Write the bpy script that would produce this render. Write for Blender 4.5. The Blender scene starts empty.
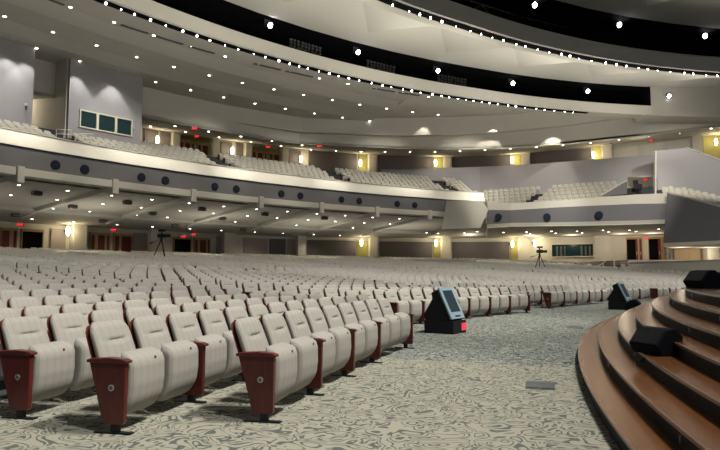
import bpy, bmesh, math, random
import numpy as np
from mathutils import Vector, Matrix
random.seed(7)
C = bpy.context.scene.collection
R_ = math.radians
F = 600.0; PITCH = math.atan(49.5/600); CX, CY, EH = 40.0, -4.3, 1.3   # camera and the point every curve of the hall turns about

# ---------------------------------------------------------------- geometry of the place
def pol(a, R, H=0.0):
    a = R_(a); return Vector((CX - R*math.cos(a), CY + R*math.sin(a), H))
def ray(x, y):
    u = (x-360)/F; v = (225-y)/F
    return u, math.cos(PITCH)-v*math.sin(PITCH), math.sin(PITCH)+v*math.cos(PITCH)
def atY(x, y, Y):
    d = ray(x, y); t = Y/d[1]; return Vector((d[0]*t, Y, EH+d[2]*t))
def atR(x, y, R):
    d = ray(x, y); a = d[0]**2+d[1]**2; b = -2*(d[0]*CX+d[1]*CY); c = CX*CX+CY*CY-R*R
    t = (-b+math.sqrt(b*b-4*a*c))/2/a
    return Vector((d[0]*t, d[1]*t, EH+d[2]*t))
def ang(p): return math.degrees(math.atan2(p[1]-CY, CX-p[0]))
def lerp(t, tab):
    if t <= tab[0][0]: return tab[0][1]
    for (x0, y0), (x1, y1) in zip(tab, tab[1:]):
        if t <= x1: return y0+(y1-y0)*(t-x0)/(x1-x0)
    return tab[-1][1]
# plan radius of the rear wall and of the balcony's rear bulkhead, against the angle round the hall
REAR = [(20, 89.5), (58, 89.5), (64, 88.3), (70.4, 86.4), (76.6, 82.6), (81.8, 78.2), (86.4, 75.2), (92, 74), (104, 74)]
def rear_R(a): return lerp(a, REAR)
def project(p):
    d = Vector(p)-Vector((0, 0, EH)); Yc = d.y*math.cos(PITCH)+d.z*math.sin(PITCH); Zc = -d.y*math.sin(PITCH)+d.z*math.cos(PITCH)
    if Yc < .2: return None
    return 360+F*d.x/Yc, 225-F*Zc/Yc, Yc
def rear_at(x, y=236, off=0.0):          # where the sight line meets the rear wall (moved inwards by off)
    d = ray(x, y); lo, hi = 30.0, 110.0
    for _ in range(40):
        t = (lo+hi)/2; X, Y = d[0]*t, d[1]*t
        if math.hypot(X-CX, Y-CY) > rear_R(ang((X, Y)))-off: hi = t
        else: lo = t
    return Vector((d[0]*lo, d[1]*lo, EH+d[2]*lo))
def floorH(R): return 0.0 if R < 45 else .065*(R-45)

# ---------------------------------------------------------------- object helpers
def tag(o, label=None, cat=None, group=None, kind=None):
    if label: o['label'] = label
    if cat: o['category'] = cat
    if group: o['group'] = group
    if kind: o['kind'] = kind
    return o
def link(name, me, parent=None):
    o = bpy.data.objects.new(name, me); C.objects.link(o)
    if parent: o.parent = parent
    return o
def empty(name, loc, rz, label, cat, group=None):
    o = link(name, None); o.location = loc; o.rotation_euler.z = rz; o.empty_display_size = .2
    return tag(o, label, cat, group)
def copy_tree(o, parent=None):
    c = o.copy(); C.objects.link(c)
    if parent: c.parent = parent
    for ch in list(o.children): copy_tree(ch, c)
    return c
class MB:
    def __init__(s): s.v = []; s.f = []; s.m = []; s.mi = 0
    def add(s, vs, fs):
        o = len(s.v); s.v += [tuple(v) for v in vs]; s.f += [tuple(i+o for i in f) for f in fs]; s.m += [s.mi]*len(fs); return s
    def box(s, x0, x1, y0, y1, z0, z1, M=None):
        vs = [Vector((x, y, z)) for z in (z0, z1) for y in (y0, y1) for x in (x0, x1)]
        if M: vs = [M @ v for v in vs]
        return s.add(vs, [(0,2,3,1), (4,5,7,6), (0,1,5,4), (2,6,7,3), (0,4,6,2), (1,3,7,5)])
    def tube(s, pts, r, n=8, r2=None):
        pts = [Vector(p) for p in pts]; vs = []
        for i, p in enumerate(pts):
            t = (pts[min(i+1, len(pts)-1)]-pts[max(i-1, 0)]).normalized()
            u = t.cross(Vector((0, 0, 1)) if abs(t.z) < .9 else Vector((1, 0, 0))).normalized(); w = t.cross(u)
            rr = r if r2 is None else r+(r2-r)*i/(len(pts)-1)
            vs += [p+rr*(math.cos(2*math.pi*k/n)*u+math.sin(2*math.pi*k/n)*w) for k in range(n)]
        fs = [(i*n+k, i*n+(k+1) % n, (i+1)*n+(k+1) % n, (i+1)*n+k) for i in range(len(pts)-1) for k in range(n)]
        fs += [tuple(range(n-1, -1, -1)), tuple((len(pts)-1)*n+k for k in range(n))]
        return s.add(vs, fs)
    def disc(s, c, axis, r, d, n=16):
        a = Vector(axis).normalized(); return s.tube([Vector(c), Vector(c)+a*d], r, n)
    def prism(s, poly, axis, a0, a1, M=None):     # poly in the two other axes, extruded along axis
        n = len(poly); vs = []
        for a in (a0, a1):
            for (p, q) in poly:
                v = Vector((a, p, q)) if axis == 0 else Vector((p, a, q)) if axis == 1 else Vector((p, q, a))
                vs.append(M @ v if M else v)
        return s.add(vs, [tuple(range(n)), tuple(range(2*n-1, n-1, -1))]+[(i, (i+1) % n, n+(i+1) % n, n+i) for i in range(n)])
    def rings(s, rings, cap=True, closed=True):
        n = len(rings[0]); vs = [v for r in rings for v in r]; m = n if closed else n-1
        fs = [(i*n+k, i*n+(k+1) % n, (i+1)*n+(k+1) % n, (i+1)*n+k) for i in range(len(rings)-1) for k in range(m)]
        if cap: fs += [tuple(range(n-1, -1, -1)), tuple((len(rings)-1)*n+k for k in range(n))]
        return s.add(vs, fs)
    def build(s, name, mat, parent=None, smooth=False, bevel=0, seg=2, fix=True):
        me = bpy.data.meshes.new(name); me.from_pydata(s.v, [], s.f)
        for m in (mat if isinstance(mat, (list, tuple)) else [mat]): me.materials.append(m)
        me.polygons.foreach_set('material_index', s.m)
        if fix or bevel:
            bm = bmesh.new(); bm.from_mesh(me)
            if fix: bmesh.ops.recalc_face_normals(bm, faces=bm.faces)
            if bevel: bmesh.ops.bevel(bm, geom=[e for e in bm.edges if len(e.link_faces) == 2 and e.calc_face_angle() > .5], offset=bevel, segments=seg, affect='EDGES', profile=.5)
            bm.to_mesh(me); bm.free()
        if smooth:
            me.shade_smooth()
            try: me.set_sharp_from_angle(angle=R_(40))
            except Exception: pass
        return link(name, me, parent)
def sweep(mb, prof, a0, a1, step=1.0, Rf=None, Hf=None, closed=True):   # profile of (radius, height) run round the hall
    n = max(1, int(round((a1-a0)/step))); rings = []
    for i in range(n+1):
        a = a0+(a1-a0)*i/n
        rings.append([pol(a, r+(Rf(a) if Rf else 0), h+(Hf(a) if Hf else 0)) for r, h in prof])
    return mb.rings(rings, cap=closed, closed=closed)
def strip(mb, P, Q, off=Vector((0, .25, 0))):    # a wall between two 3D polylines, given a thickness
    rings = [[p, q, q+off, p+off] for p, q in zip(P, Q)]
    return mb.rings(rings)

# ---------------------------------------------------------------- materials
def mat(name, col, rough=.7, spec=.3, metal=0, var=.06, scale=2.0, bump=0, bscale=60, emit=None, es=0):
    m = bpy.data.materials.new(name); m.use_nodes = True; nt = m.node_tree; b = nt.nodes['Principled BSDF']
    b.inputs['Roughness'].default_value = rough; b.inputs['Specular IOR Level'].default_value = spec; b.inputs['Metallic'].default_value = metal
    if emit:
        b.inputs['Base Color'].default_value = (*col, 1); b.inputs['Emission Color'].default_value = (*emit, 1); b.inputs['Emission Strength'].default_value = es; return m
    tc = nt.nodes.new('ShaderNodeTexCoord'); no = nt.nodes.new('ShaderNodeTexNoise'); no.inputs['Scale'].default_value = scale; no.inputs['Detail'].default_value = 4
    nt.links.new(tc.outputs['Object'], no.inputs['Vector'])
    mx = nt.nodes.new('ShaderNodeMix'); mx.data_type = 'RGBA'
    mx.inputs['A'].default_value = (*[c*(1-var) for c in col], 1); mx.inputs['B'].default_value = (*[min(1, c*(1+var)) for c in col], 1)
    nt.links.new(no.outputs['Fac'], mx.inputs['Factor']); nt.links.new(mx.outputs['Result'], b.inputs['Base Color'])
    if bump:
        n2 = nt.nodes.new('ShaderNodeTexNoise'); n2.inputs['Scale'].default_value = bscale; nt.links.new(tc.outputs['Object'], n2.inputs['Vector'])
        bp = nt.nodes.new('ShaderNodeBump'); bp.inputs['Strength'].default_value = bump; bp.inputs['Distance'].default_value = .01
        nt.links.new(n2.outputs['Fac'], bp.inputs['Height']); nt.links.new(bp.outputs['Normal'], b.inputs['Normal'])
    return m
def nn(nt, t, **k):
    n = nt.nodes.new(t)
    for a, v in k.items(): setattr(n, a, v)
    return n
def fabric():
    m = mat('seat_fabric', (.47, .445, .36), .9, .15, var=.05, scale=3); nt = m.node_tree; b = nt.nodes['Principled BSDF']
    tc = nn(nt, 'ShaderNodeTexCoord'); sp = nn(nt, 'ShaderNodeSeparateXYZ'); nt.links.new(tc.outputs['Object'], sp.inputs[0])
    no = nn(nt, 'ShaderNodeTexNoise'); no.inputs['Scale'].default_value = 9; nt.links.new(tc.outputs['Object'], no.inputs['Vector'])
    w = nn(nt, 'ShaderNodeMath', operation='MULTIPLY'); w.inputs[1].default_value = 260; nt.links.new(sp.outputs['Y'], w.inputs[0])
    ad = nn(nt, 'ShaderNodeMath', operation='MULTIPLY_ADD'); ad.inputs[1].default_value = 1.5; nt.links.new(no.outputs['Fac'], ad.inputs[0]); nt.links.new(w.outputs[0], ad.inputs[2])
    s = nn(nt, 'ShaderNodeMath', operation='SINE'); nt.links.new(ad.outputs[0], s.inputs[0])
    w2 = nn(nt, 'ShaderNodeMath', operation='MULTIPLY'); w2.inputs[1].default_value = 67; nt.links.new(sp.outputs['Y'], w2.inputs[0])
    s2 = nn(nt, 'ShaderNodeMath', operation='SINE'); nt.links.new(w2.outputs[0], s2.inputs[0])
    pr = nn(nt, 'ShaderNodeMath', operation='MULTIPLY_ADD'); pr.inputs[1].default_value = .35; nt.links.new(s2.outputs[0], pr.inputs[0]); nt.links.new(s.outputs[0], pr.inputs[2])
    cr = nn(nt, 'ShaderNodeValToRGB'); cr.color_ramp.elements[0].color = (.335, .322, .28, 1); cr.color_ramp.elements[1].color = (.205, .20, .176, 1)
    cr.color_ramp.elements[0].position = .55; cr.color_ramp.elements[1].position = 1
    mr = nn(nt, 'ShaderNodeMapRange'); mr.inputs['From Min'].default_value = -2; mr.inputs['From Max'].default_value = 2
    nt.links.new(pr.outputs[0], mr.inputs['Value']); nt.links.new(mr.outputs[0], cr.inputs['Fac']); nt.links.new(cr.outputs['Color'], b.inputs['Base Color'])
    return m
def carpet(name, scale, base, vein, wid, stretch=(1, 1, 1), rot=0):
    m = mat(name, base, .95, .1); nt = m.node_tree; b = nt.nodes['Principled BSDF']
    tc = nn(nt, 'ShaderNodeTexCoord'); mp = nn(nt, 'ShaderNodeMapping'); mp.inputs['Scale'].default_value = stretch; mp.inputs['Rotation'].default_value = (0, 0, rot)
    nt.links.new(tc.outputs['Object'], mp.inputs['Vector'])
    a = nn(nt, 'ShaderNodeTexNoise'); a.inputs['Scale'].default_value = scale; a.inputs['Detail'].default_value = 1.2; a.inputs['Distortion'].default_value = 1.6; nt.links.new(mp.outputs[0], a.inputs['Vector'])
    k = nn(nt, 'ShaderNodeMath', operation='MULTIPLY'); k.inputs[1].default_value = 52; nt.links.new(a.outputs['Fac'], k.inputs[0])
    s = nn(nt, 'ShaderNodeMath', operation='SINE'); nt.links.new(k.outputs[0], s.inputs[0])
    n2 = nn(nt, 'ShaderNodeTexNoise'); n2.inputs['Scale'].default_value = scale*2.6; n2.inputs['Detail'].default_value = 1; nt.links.new(mp.outputs[0], n2.inputs['Vector'])
    m2 = nn(nt, 'ShaderNodeMath', operation='MULTIPLY_ADD'); m2.inputs[1].default_value = 1.6; m2.inputs[2].default_value = -.8; nt.links.new(n2.outputs['Fac'], m2.inputs[0])
    ad = nn(nt, 'ShaderNodeMath', operation='ADD'); nt.links.new(s.outputs[0], ad.inputs[0]); nt.links.new(m2.outputs[0], ad.inputs[1])
    cr = nn(nt, 'ShaderNodeValToRGB'); e = cr.color_ramp.elements
    e[0].position = wid; e[0].color = (*base, 1); e[1].position = min(1, wid+.10); e[1].color = (*vein, 1)
    mr = nn(nt, 'ShaderNodeMapRange'); mr.inputs['From Min'].default_value = -1; mr.inputs['From Max'].default_value = 1
    nt.links.new(ad.outputs[0], mr.inputs['Value']); nt.links.new(mr.outputs[0], cr.inputs['Fac'])
    nt.links.new(cr.outputs['Color'], b.inputs['Base Color'])
    return m
def wood(name, c0, c1, rough=.35, spec=.5, rot=0):
    m = mat(name, c0, rough, spec); nt = m.node_tree; b = nt.nodes['Principled BSDF']
    tc = nn(nt, 'ShaderNodeTexCoord'); mp = nn(nt, 'ShaderNodeMapping'); mp.inputs['Scale'].default_value = (9, 9, 1.2) if not rot else (2, 2, 2)
    nt.links.new(tc.outputs['Object'], mp.inputs['Vector'])
    no = nn(nt, 'ShaderNodeTexNoise'); no.inputs['Scale'].default_value = 3; no.inputs['Detail'].default_value = 6; no.inputs['Distortion'].default_value = .6
    nt.links.new(mp.outputs[0], no.inputs['Vector'])
    cr = nn(nt, 'ShaderNodeValToRGB'); e = cr.color_ramp.elements; e[0].position = .3; e[1].position = .7; e[0].color = (*c0, 1); e[1].color = (*c1, 1)
    nt.links.new(no.outputs['Fac'], cr.inputs['Fac']); nt.links.new(cr.outputs['Color'], b.inputs['Base Color'])
    return m
M = dict(
    fabric=fabric(), fabric_far=mat('seat_fabric_plain', (.40, .386, .335), .9, .15, var=.08, scale=.8),
    redwood=wood('cherry_wood', (.065, .012, .010), (.11, .022, .016), .3, .4), shellwood=wood('back_shell_wood', (.10, .02, .014), (.16, .035, .022), .35, .4),
    black=mat('black_paint', (.006, .007, .010), .5, .3), blackfab=mat('black_cloth', (.004, .005, .009), .9, .2),
    silver=mat('brushed_steel', (.55, .55, .53), .35, .5, metal=.8), tagm=mat('seat_tag', (.10, .02, .02), .4, .5),
    carpetA=carpet('scroll_carpet', 3.0, (.31, .30, .235), (.095, .11, .095), .70), carpetB=carpet('small_scroll_carpet', 2.6, (.30, .305, .25), (.045, .065, .07), .50, (1, 1.5, 1), .5),
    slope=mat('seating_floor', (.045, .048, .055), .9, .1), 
    tread=wood('stage_tread_wood', (.135, .052, .016), (.175, .070, .024), .25, .45, rot=1), riser=mat('stage_riser', (.014, .014, .015), .7, .15, var=.25, scale=14),
    nosing=mat('step_nosing', (.14, .075, .045), .3, .5), deck=wood('stage_deck_wood', (.06, .03, .02), (.08, .042, .028), .2, .5, rot=1),
    cream=mat('cream_plaster', (.56, .54, .475), .85, .2, var=.03, scale=.6), ceil=mat('ceiling_plaster', (.51, .495, .44), .9, .15, var=.03, scale=.3),
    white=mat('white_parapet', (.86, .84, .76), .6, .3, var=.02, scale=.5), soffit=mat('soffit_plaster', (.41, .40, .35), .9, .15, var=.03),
    greywall=mat('grey_fascia', (.15, .15, .16), .85, .2, var=.04, scale=.5), lilac=mat('lilac_grey_plaster', (.325, .318, .33), .85, .2, var=.03, scale=.5),
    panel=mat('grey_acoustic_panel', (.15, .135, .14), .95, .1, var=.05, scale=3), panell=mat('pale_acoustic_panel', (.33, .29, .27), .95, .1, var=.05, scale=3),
    olive=mat('olive_wall', (.34, .31, .11), .8, .2), tan=wood('tan_door_frame', (.32, .21, .10), (.38, .26, .13), .5, .3), redp=mat('red_door_leaf', (.12, .018, .018), .6, .3),
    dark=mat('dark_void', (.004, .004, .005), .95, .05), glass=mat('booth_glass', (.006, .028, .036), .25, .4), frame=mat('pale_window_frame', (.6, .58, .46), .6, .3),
    lens=mat('lamp_lens', (.9, .9, .85), .3, .5, emit=(1, .93, .8), es=12), lensb=mat('spot_lens', (.9, .9, .9), .3, .5, emit=(.95, .97, 1), es=30),
    sconce=mat('sconce_glass', (.9, .85, .7), .3, .5, emit=(1, .86, .58), es=14), exitred=mat('exit_letters', (.8, .05, .05), .5, .3, emit=(1, .04, .06), es=2.2),
    exitplate=mat('exit_plate', (.30, .03, .04), .5, .3), led=mat('red_led', (.6, .05, .07), .5, .3, emit=(1, .07, .12), es=.4),
    bezel=mat('grey_blue_bezel', (.23, .33, .38), .5, .4), screen=mat('dark_screen', (.03, .045, .055), .12, .6), grille=mat('speaker_grille', (.004, .012, .03), .7, .3),
    rail=mat('pale_rail', (.50, .48, .42), .4, .5), grey=mat('grey_metal', (.10, .10, .10), .5, .4), plate=mat('floor_box_steel', (.03, .045, .06), .35, .5),
    lightwood=wood('light_wood_door', (.48, .36, .21), (.54, .41, .25), .5, .3),
)
ONES = 'first second third fourth fifth sixth seventh eighth ninth tenth eleventh twelfth thirteenth fourteenth fifteenth sixteenth seventeenth eighteenth nineteenth'.split()
TENS = {2: 'twenty', 3: 'thirty', 4: 'forty', 5: 'fifty', 6: 'sixty'}; TENTH = {2: 'twentieth', 3: 'thirtieth', 4: 'fortieth', 5: 'fiftieth', 6: 'sixtieth'}
def nth(i):
    if i < 20: return ONES[i-1]
    return TENTH[i//10] if i % 10 == 0 else TENS[i//10]+'-'+ONES[i % 10-1]
def struct(name, mb, m, **k): return tag(mb.build(name, m, **k), kind='structure')

# ---------------------------------------------------------------- camera
cam = bpy.data.cameras.new('camera'); cam.lens = 30; cam.sensor_width = 36; cam.clip_end = 400
co = link('camera', cam); co.location = (0, 0, EH); co.rotation_euler = (math.pi/2+PITCH, 0, 0); bpy.context.scene.camera = co

# ---------------------------------------------------------------- floor
SEAM = 19.2
mb = MB(); sweep(mb, [(37, 0), (45.0, 0)], -20, SEAM, 1, closed=False); mb.mi = 1; sweep(mb, [(37, 0), (45.0, 0)], SEAM, 104, 1, closed=False)
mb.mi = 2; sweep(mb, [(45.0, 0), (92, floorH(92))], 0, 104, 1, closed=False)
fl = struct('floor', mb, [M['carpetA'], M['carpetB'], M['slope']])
# strip of carpet under the first rows lies on the same floor
# ---------------------------------------------------------------- stage
st = empty('stage', pol(30, 37, 0), 0, 'curved stage with seven broad brown steps and dark risers', 'stage'); base = st.location.copy()
def rel(mb_, o): mb_.v = [tuple(Vector(v)-o) for v in mb_.v]; return mb_
SR = [39.1, 38.8, 38.5, 38.2, 37.9, 37.57, 37.27]; RH = .145
for i, r in enumerate(SR):
    h = RH*(i+1); r2 = SR[i+1] if i < 6 else 30.0
    q = MB(); sweep(q, [(r, h-.03), (r-.012, h), (r2-.03, h), (r2-.03, h-.03)], -14, 80, .6)
    t = rel(q, base).build('step', M['tread'] if i < 6 else M['deck'], st)
    q = MB(); sweep(q, [(r-.015, h-RH), (r-.015, h-.03), (r-.06, h-.03), (r-.06, h-RH)], -14, 80, .6)
    rel(q, base).build('riser', M['riser'], t)
    q = MB(); sweep(q, [(r+.006, h-.022), (r+.006, h+.002), (r-.018, h+.003), (r-.018, h-.022)], -14, 80, .6)
    rel(q, base).build('nosing', M['nosing'], t)
    for a in (12.5, 17.6, 24):
        q = MB(); A = Matrix.Translation(pol(a, r-.012, h-.11)) @ Matrix.Rotation(-R_(a), 4, 'Z')
        q.box(-.006, .004, -.005, .005, 0, .055, A); rel(q, base).build('step_marker', M['silver'], t)

# ---------------------------------------------------------------- seats
def loft(levels, n=20, e=3.2):
    rings = []
    for z, xf, xb, hw in levels:      # height, front x, back x, half width -> superellipse ring
        cx, hx = (xf+xb)/2, (xf-xb)/2; r = []
        for k in range(n):
            t = 2*math.pi*(k+.5)/n; c, s = math.cos(t), math.sin(t)
            r.append(Vector((cx+hx*math.copysign(abs(c)**(2/e), c), hw*math.copysign(abs(s)**(2/e), s), z)))
        rings.append(r)
    return rings
def back_levels(n):
    L = []
    for i in range(n+1):
        t = i/n; t = t*t*(3-2*t)*.35+t*.65
        z = .34+.545*t; cx = -.085-.195*t; w = .272-.016*t
        if t > .80: k = (t-.80)/.20; w -= .10*(1-math.sqrt(max(0, 1-k*k*.96)))
        th = .052 if t < .9 else .052*math.sqrt(max(.12, 1-((t-.9)/.1)**2*.85))
        if t < .06: th *= .7
        L.append((z, cx+th+.012*math.sin(math.pi*t), cx-th*.6, w))
    return L
def cushion_levels(n):
    fr = [(0, .06), (.04, .10), (.2, .165), (.3, .185), (.5, .20), (.8, .195), (.9, .175), (.97, .13), (1, .07)]
    L = []
    for i in range(n+1):
        t = i/n; w = .262 if t > .08 else .262-.03*(1-t/.08)
        if t > .82: k = (t-.82)/.18; w -= .07*(1-math.sqrt(max(0, 1-k*k*.97)))
        L.append((.115+.525*t, lerp(t, fr), -.02+.03*t-(.0 if t < .95 else 0), w))
    return L
def crease(vs):
    out = []
    for v in vs:
        t = (v.z-.34)/.545; mid = -.085-.195*t
        if v.x > mid and abs(v.y) < .2:
            d = math.exp(-((t-.70)/.03)**2)*max(0, 1-(abs(v.y)/.14)**4)
            d2 = math.exp(-((abs(v.y)-.175)/.03)**2)*(.6 if t > .70 else .1)
            v = v+Vector((-.026*d-.024*d2, 0, 0))
        out.append(v)
    return out
def panel_mb(full=True, th=.045):
    q = MB(); f = 0 if full else .045; q.prism([(-.19, .585), (.155+f, .585), (.15+f, .09), (.13+f, .075), (-.02, .075), (-.045, .09)], 1, -th/2, th/2); return q
PITCHW = .622
def make_seat(kind):      # 'plain', 'arm' (panel at the near side), 'end' (finished end panel), 'arm_far' adds one at the far side too
    root = empty('auditorium_seat', (0, 0, 0), 0, 'x', 'seat')
    rg = loft(back_levels(38), 32); q = MB(); q.rings([crease(r) for r in rg]); bk = q.build('backrest', M['fabric'], root, smooth=True)
    q = MB(); q.rings([[v+Vector((-.012, 0, -.008)) for v in r] for r in loft([(z, xb+.005, xb-.010, w-.003) for z, xf, xb, w in back_levels(12)], 20)])
    q.build('back_shell', M['shellwood'], bk, smooth=True)
    q = MB(); q.rings(loft(cushion_levels(20), 24, 3.6)); cu = q.build('cushion', M['fabric'], root, smooth=True)
    q = MB(); q.disc((.178, .06, .575), (1, 0, .2), .013, .008, 10); q.build('number_tag', M['tagm'], cu)
    def post(y, end):
        nm = 'end_panel' if end else 'armrest'
        p = panel_mb(end, .05).build(nm, M['redwood'], root, bevel=.006); p.location.y = y
        q = MB(); f = 0 if end else .05; pts = [(-.205, .595), (-.17, .604), (.0, .616), (.13+f, .606), (.178+f, .592), (.178+f, .570), (-.205, .570)]
        q.prism(pts, 1, -.042, .042); q.build('arm_cap', M['redwood'], p, bevel=.01, seg=3)
        if end:
            q = MB(); q.disc((.03, -.024, .37), (0, -1, 0), .027, .008, 20); q.build('row_plate', M['silver'], p, bevel=.002)
            q = MB(); q.disc((.03, -.031, .37), (0, -1, 0), .016, .004, 14); q.build('row_letter_disc', M['grey'], p)
        q = MB(); q.box(.03, .10, -.022, .022, .01, .12); q.box(-.12, .22, -.032, .032, 0, .014); q.build('foot', M['black'], root, bevel=.004).location.y = y
    if not kind.startswith('plain'): post(-PITCHW/2, kind.startswith('end'))
    if kind.endswith('far'): post(PITCHW/2, False)
    return root
protos = {}
# low-detail seat for the far rows, merged into one mass
def far_template(panel):
    q = MB()
    B = [(.36, -.04, -.12, .262), (.62, -.11, -.20, .258), (.76, -.165, -.25, .252), (.84, -.195, -.275, .23), (.885, -.23, -.27, .15)]
    q.rings(loft(B, 10, 3)); q.mi = 0
    q.rings(loft([(.12, .08, -.02, .24), (.30, .185, 0, .255), (.55, .195, 0, .255), (.63, .09, .01, .225)], 8, 3))
    q.mi = 1
    if panel: q.box(-.19, .19, -.335, -.305, .09, .605)
    return q
def emit_stuff(name, seats, label, cat, lod=0):
    V = []; Fc = []; Mi = []; off = 0; tv = {}
    for panel in (0, 1):
        t = far_template(panel); tv[panel] = (np.array(t.v), t.f, t.m)
    for (x, y, z, rz, panel) in seats:
        v, f, m = tv[panel]; c, s = math.cos(rz), math.sin(rz)
        w = np.empty_like(v); w[:, 0] = v[:, 0]*c-v[:, 1]*s+x; w[:, 1] = v[:, 0]*s+v[:, 1]*c+y; w[:, 2] = v[:, 2]+z
        V.append(w); Fc += [tuple(i+off for i in ff) for ff in f]; Mi += m; off += len(v)
    me = bpy.data.meshes.new(name); me.from_pydata(np.concatenate(V).tolist(), [], Fc)
    me.materials.append(M['fabric_far']); me.materials.append(M['redwood']); me.polygons.foreach_set('material_index', Mi)
    bm = bmesh.new(); bm.from_mesh(me); bmesh.ops.recalc_face_normals(bm, faces=bm.faces); bm.to_mesh(me); bm.free()
    me.shade_smooth()
    try: me.set_sharp_from_angle(angle=R_(50))
    except Exception: pass
    o = link(name, me); tag(o, label, cat, kind='stuff'); return o
ROWP = 1.10
def wall_limit(p):      # seats stop before the low wall on the right and the rear wall
    if p.x > 15:
        # line of the low wall: (25.2,58) to (28.4,47)
        if (p.x-25.2)*(-11)-(p.y-58)*(3.2) < 10.5*0+0: pass
    return True
LW = [Vector((25.3, 58.4, 0)), Vector((28.9, 48, 0)), Vector((31.5, 40, 0))]
def beyond_low_wall(p):
    for A, B in zip(LW, LW[1:]):
        if B.y-.01 <= p.y <= A.y+.01:
            t = (p.y-A.y)/(B.y-A.y); return p.x > A.x+(B.x-A.x)*t-.8
    return p.y < 40 and p.x > 30.5
# blocks: name, R of first row, slope of R along the row, row rules (first angle, last angle)
BL = [
 ('near block', 42.05, 0, lambda k: (13.4, 21.1) if k == 0 else (12.55, 24.0) if k == 1 else (12.9, 24.1) if k == 2 else (11.2, 24.2)),
 ('second block', 43.7, -.125, lambda k: (26.2, 36.2)),
 ('third block', 42.85, 0, lambda k: (40.1, 47.9) if k == 0 else (38.9, 48.6)),
 ('fourth block', 42.9, 0, lambda k: (50.2, 53.3) if k == 0 else (50.2, 60.5)),
 ('fourth block extra', 42.9, 0, lambda k: (54.1, 60.5) if k == 0 else (54.1, 54.1)),
 ('fifth block', 43.0, 0, lambda k: (62.2, 72.5)),
 ('sixth block', 43.0, 0, lambda k: (74.2, 88))]
near = []; 
for bn, R0, sl, rng in BL:
    k = 0
    while True:
        a0, a1 = rng(k); Rk = R0+ROWP*k-(.05 if k == 1 and bn == 'near block' else 0)
        if Rk > 59.2: break
        mid = (a0+a1)/2; da = math.degrees(PITCHW/Rk); n = int((a1-a0+.001)/da)
        for i in range(n):
            a = a0+da*(i+.5+(.5 if k > 2 and k % 2 else 0)); R = Rk+sl*(a-a0); p = pol(a, R); p.z = floorH(R)
            yaw = -R_(a)+(math.atan2(sl*57.3, Rk) if sl else 0)
            last = i == n-1
            panel = 0
            if i == 0: panel = 'end'
            elif i % 2 == 0 and not (last): panel = 'arm'
            if beyond_low_wall(p): continue
            near.append((p, yaw, panel, last, bn, k, i))
        k += 1
def in_view(p, m=90):
    q = project(p); return q and -m < q[0] < 720+m and -m < q[1] < 450+m+60
near = [s for s in near if in_view(s[0]+Vector((0, 0, .6)), 110)]
vis = [s for s in near if (lambda q: q and -14 < q[0] < 726 and q[1] < 470)(project(s[0]+Vector((0, 0, .85))))]
vis.sort(key=lambda s: (s[0]-Vector((0, 0, EH))).length)
chosen = vis[:300]; ids = set(id(s) for s in chosen)
rest = [s for s in near if id(s) not in ids]
if True:
    for (p, yaw, panel, last, bn, k, i) in chosen:
        kind = (panel if panel else 'plain')+('_far' if last else '')
        if kind == 'plain_far': kind = 'plainfar'
        if kind not in protos:
            protos[kind] = o = make_seat({'plain': 'plain', 'plainfar': 'plain_far', 'arm': 'arm', 'end': 'end', 'arm_far': 'arm_far', 'end_far': 'end_far'}[kind])
        else: o = copy_tree(protos[kind])
        o.location = p; o.rotation_euler.z = yaw
        b = bn.replace(' extra', '')
        pos = nth(i+1)+' from its left aisle' if not (bn.endswith('extra')) else nth(i+5)+' from its left aisle'
        row = 'the front row' if k == 0 else 'row '+['', 'two', 'three', 'four', 'five', 'six', 'seven', 'eight', 'nine', 'ten', 'eleven', 'twelve', 'thirteen', 'fourteen', 'fifteen'][k]
        tag(o, 'cream seat, '+pos+', '+row+', '+b, 'seat', 'cream auditorium seats in curved rows on the main floor')
# 'plain_far' keeps only its far armrest: handled in make_seat
far = [(p.x, p.y, p.z, yaw, 1 if (panel or last) else 0) for (p, yaw, panel, last, bn, k, i) in rest]
# rear blocks behind the cross aisle
k = 0
Rk = 61.4
while Rk < 87.8:
    if 70.8 < Rk < 72.3: Rk += 1.0; continue
    da = math.degrees(.62/Rk); a = 24.0; i = 0
    secs = [(24, 30.6), (31.5, 37.4), (38.3, 43.2), (44.1, 49.4), (50.3, 55.9), (56.8, 62.2), (63.1, 68.8), (69.7, 75.2), (76.1, 81.5), (82.4, 90)]
    for s0, s1 in secs:
        s0 += da*.5*(int(Rk) % 2)
        n = int((s1-s0)/da); 
        for i in range(n):
            a = s0+da*(i+.5)
            if Rk > rear_R(a)-3.2: continue
            p = pol(a, Rk, floorH(Rk))
            if p.x > 12 and p.y > 60.5 and p.x > 24: continue
            if beyond_low_wall(p) or (p.y > 57.8 and p.x > 24): continue
            if not in_view(p, 70): continue
            far.append((p.x, p.y, p.z, -R_(a), 1 if i % 2 == 0 else 0))
    Rk += 1.0
emit_stuff('auditorium_seat', far, 'hundreds of cream folding seats filling the sloping main floor to the back', 'seats')
print('NEAR', len(near), 'FAR', len(far))

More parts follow.
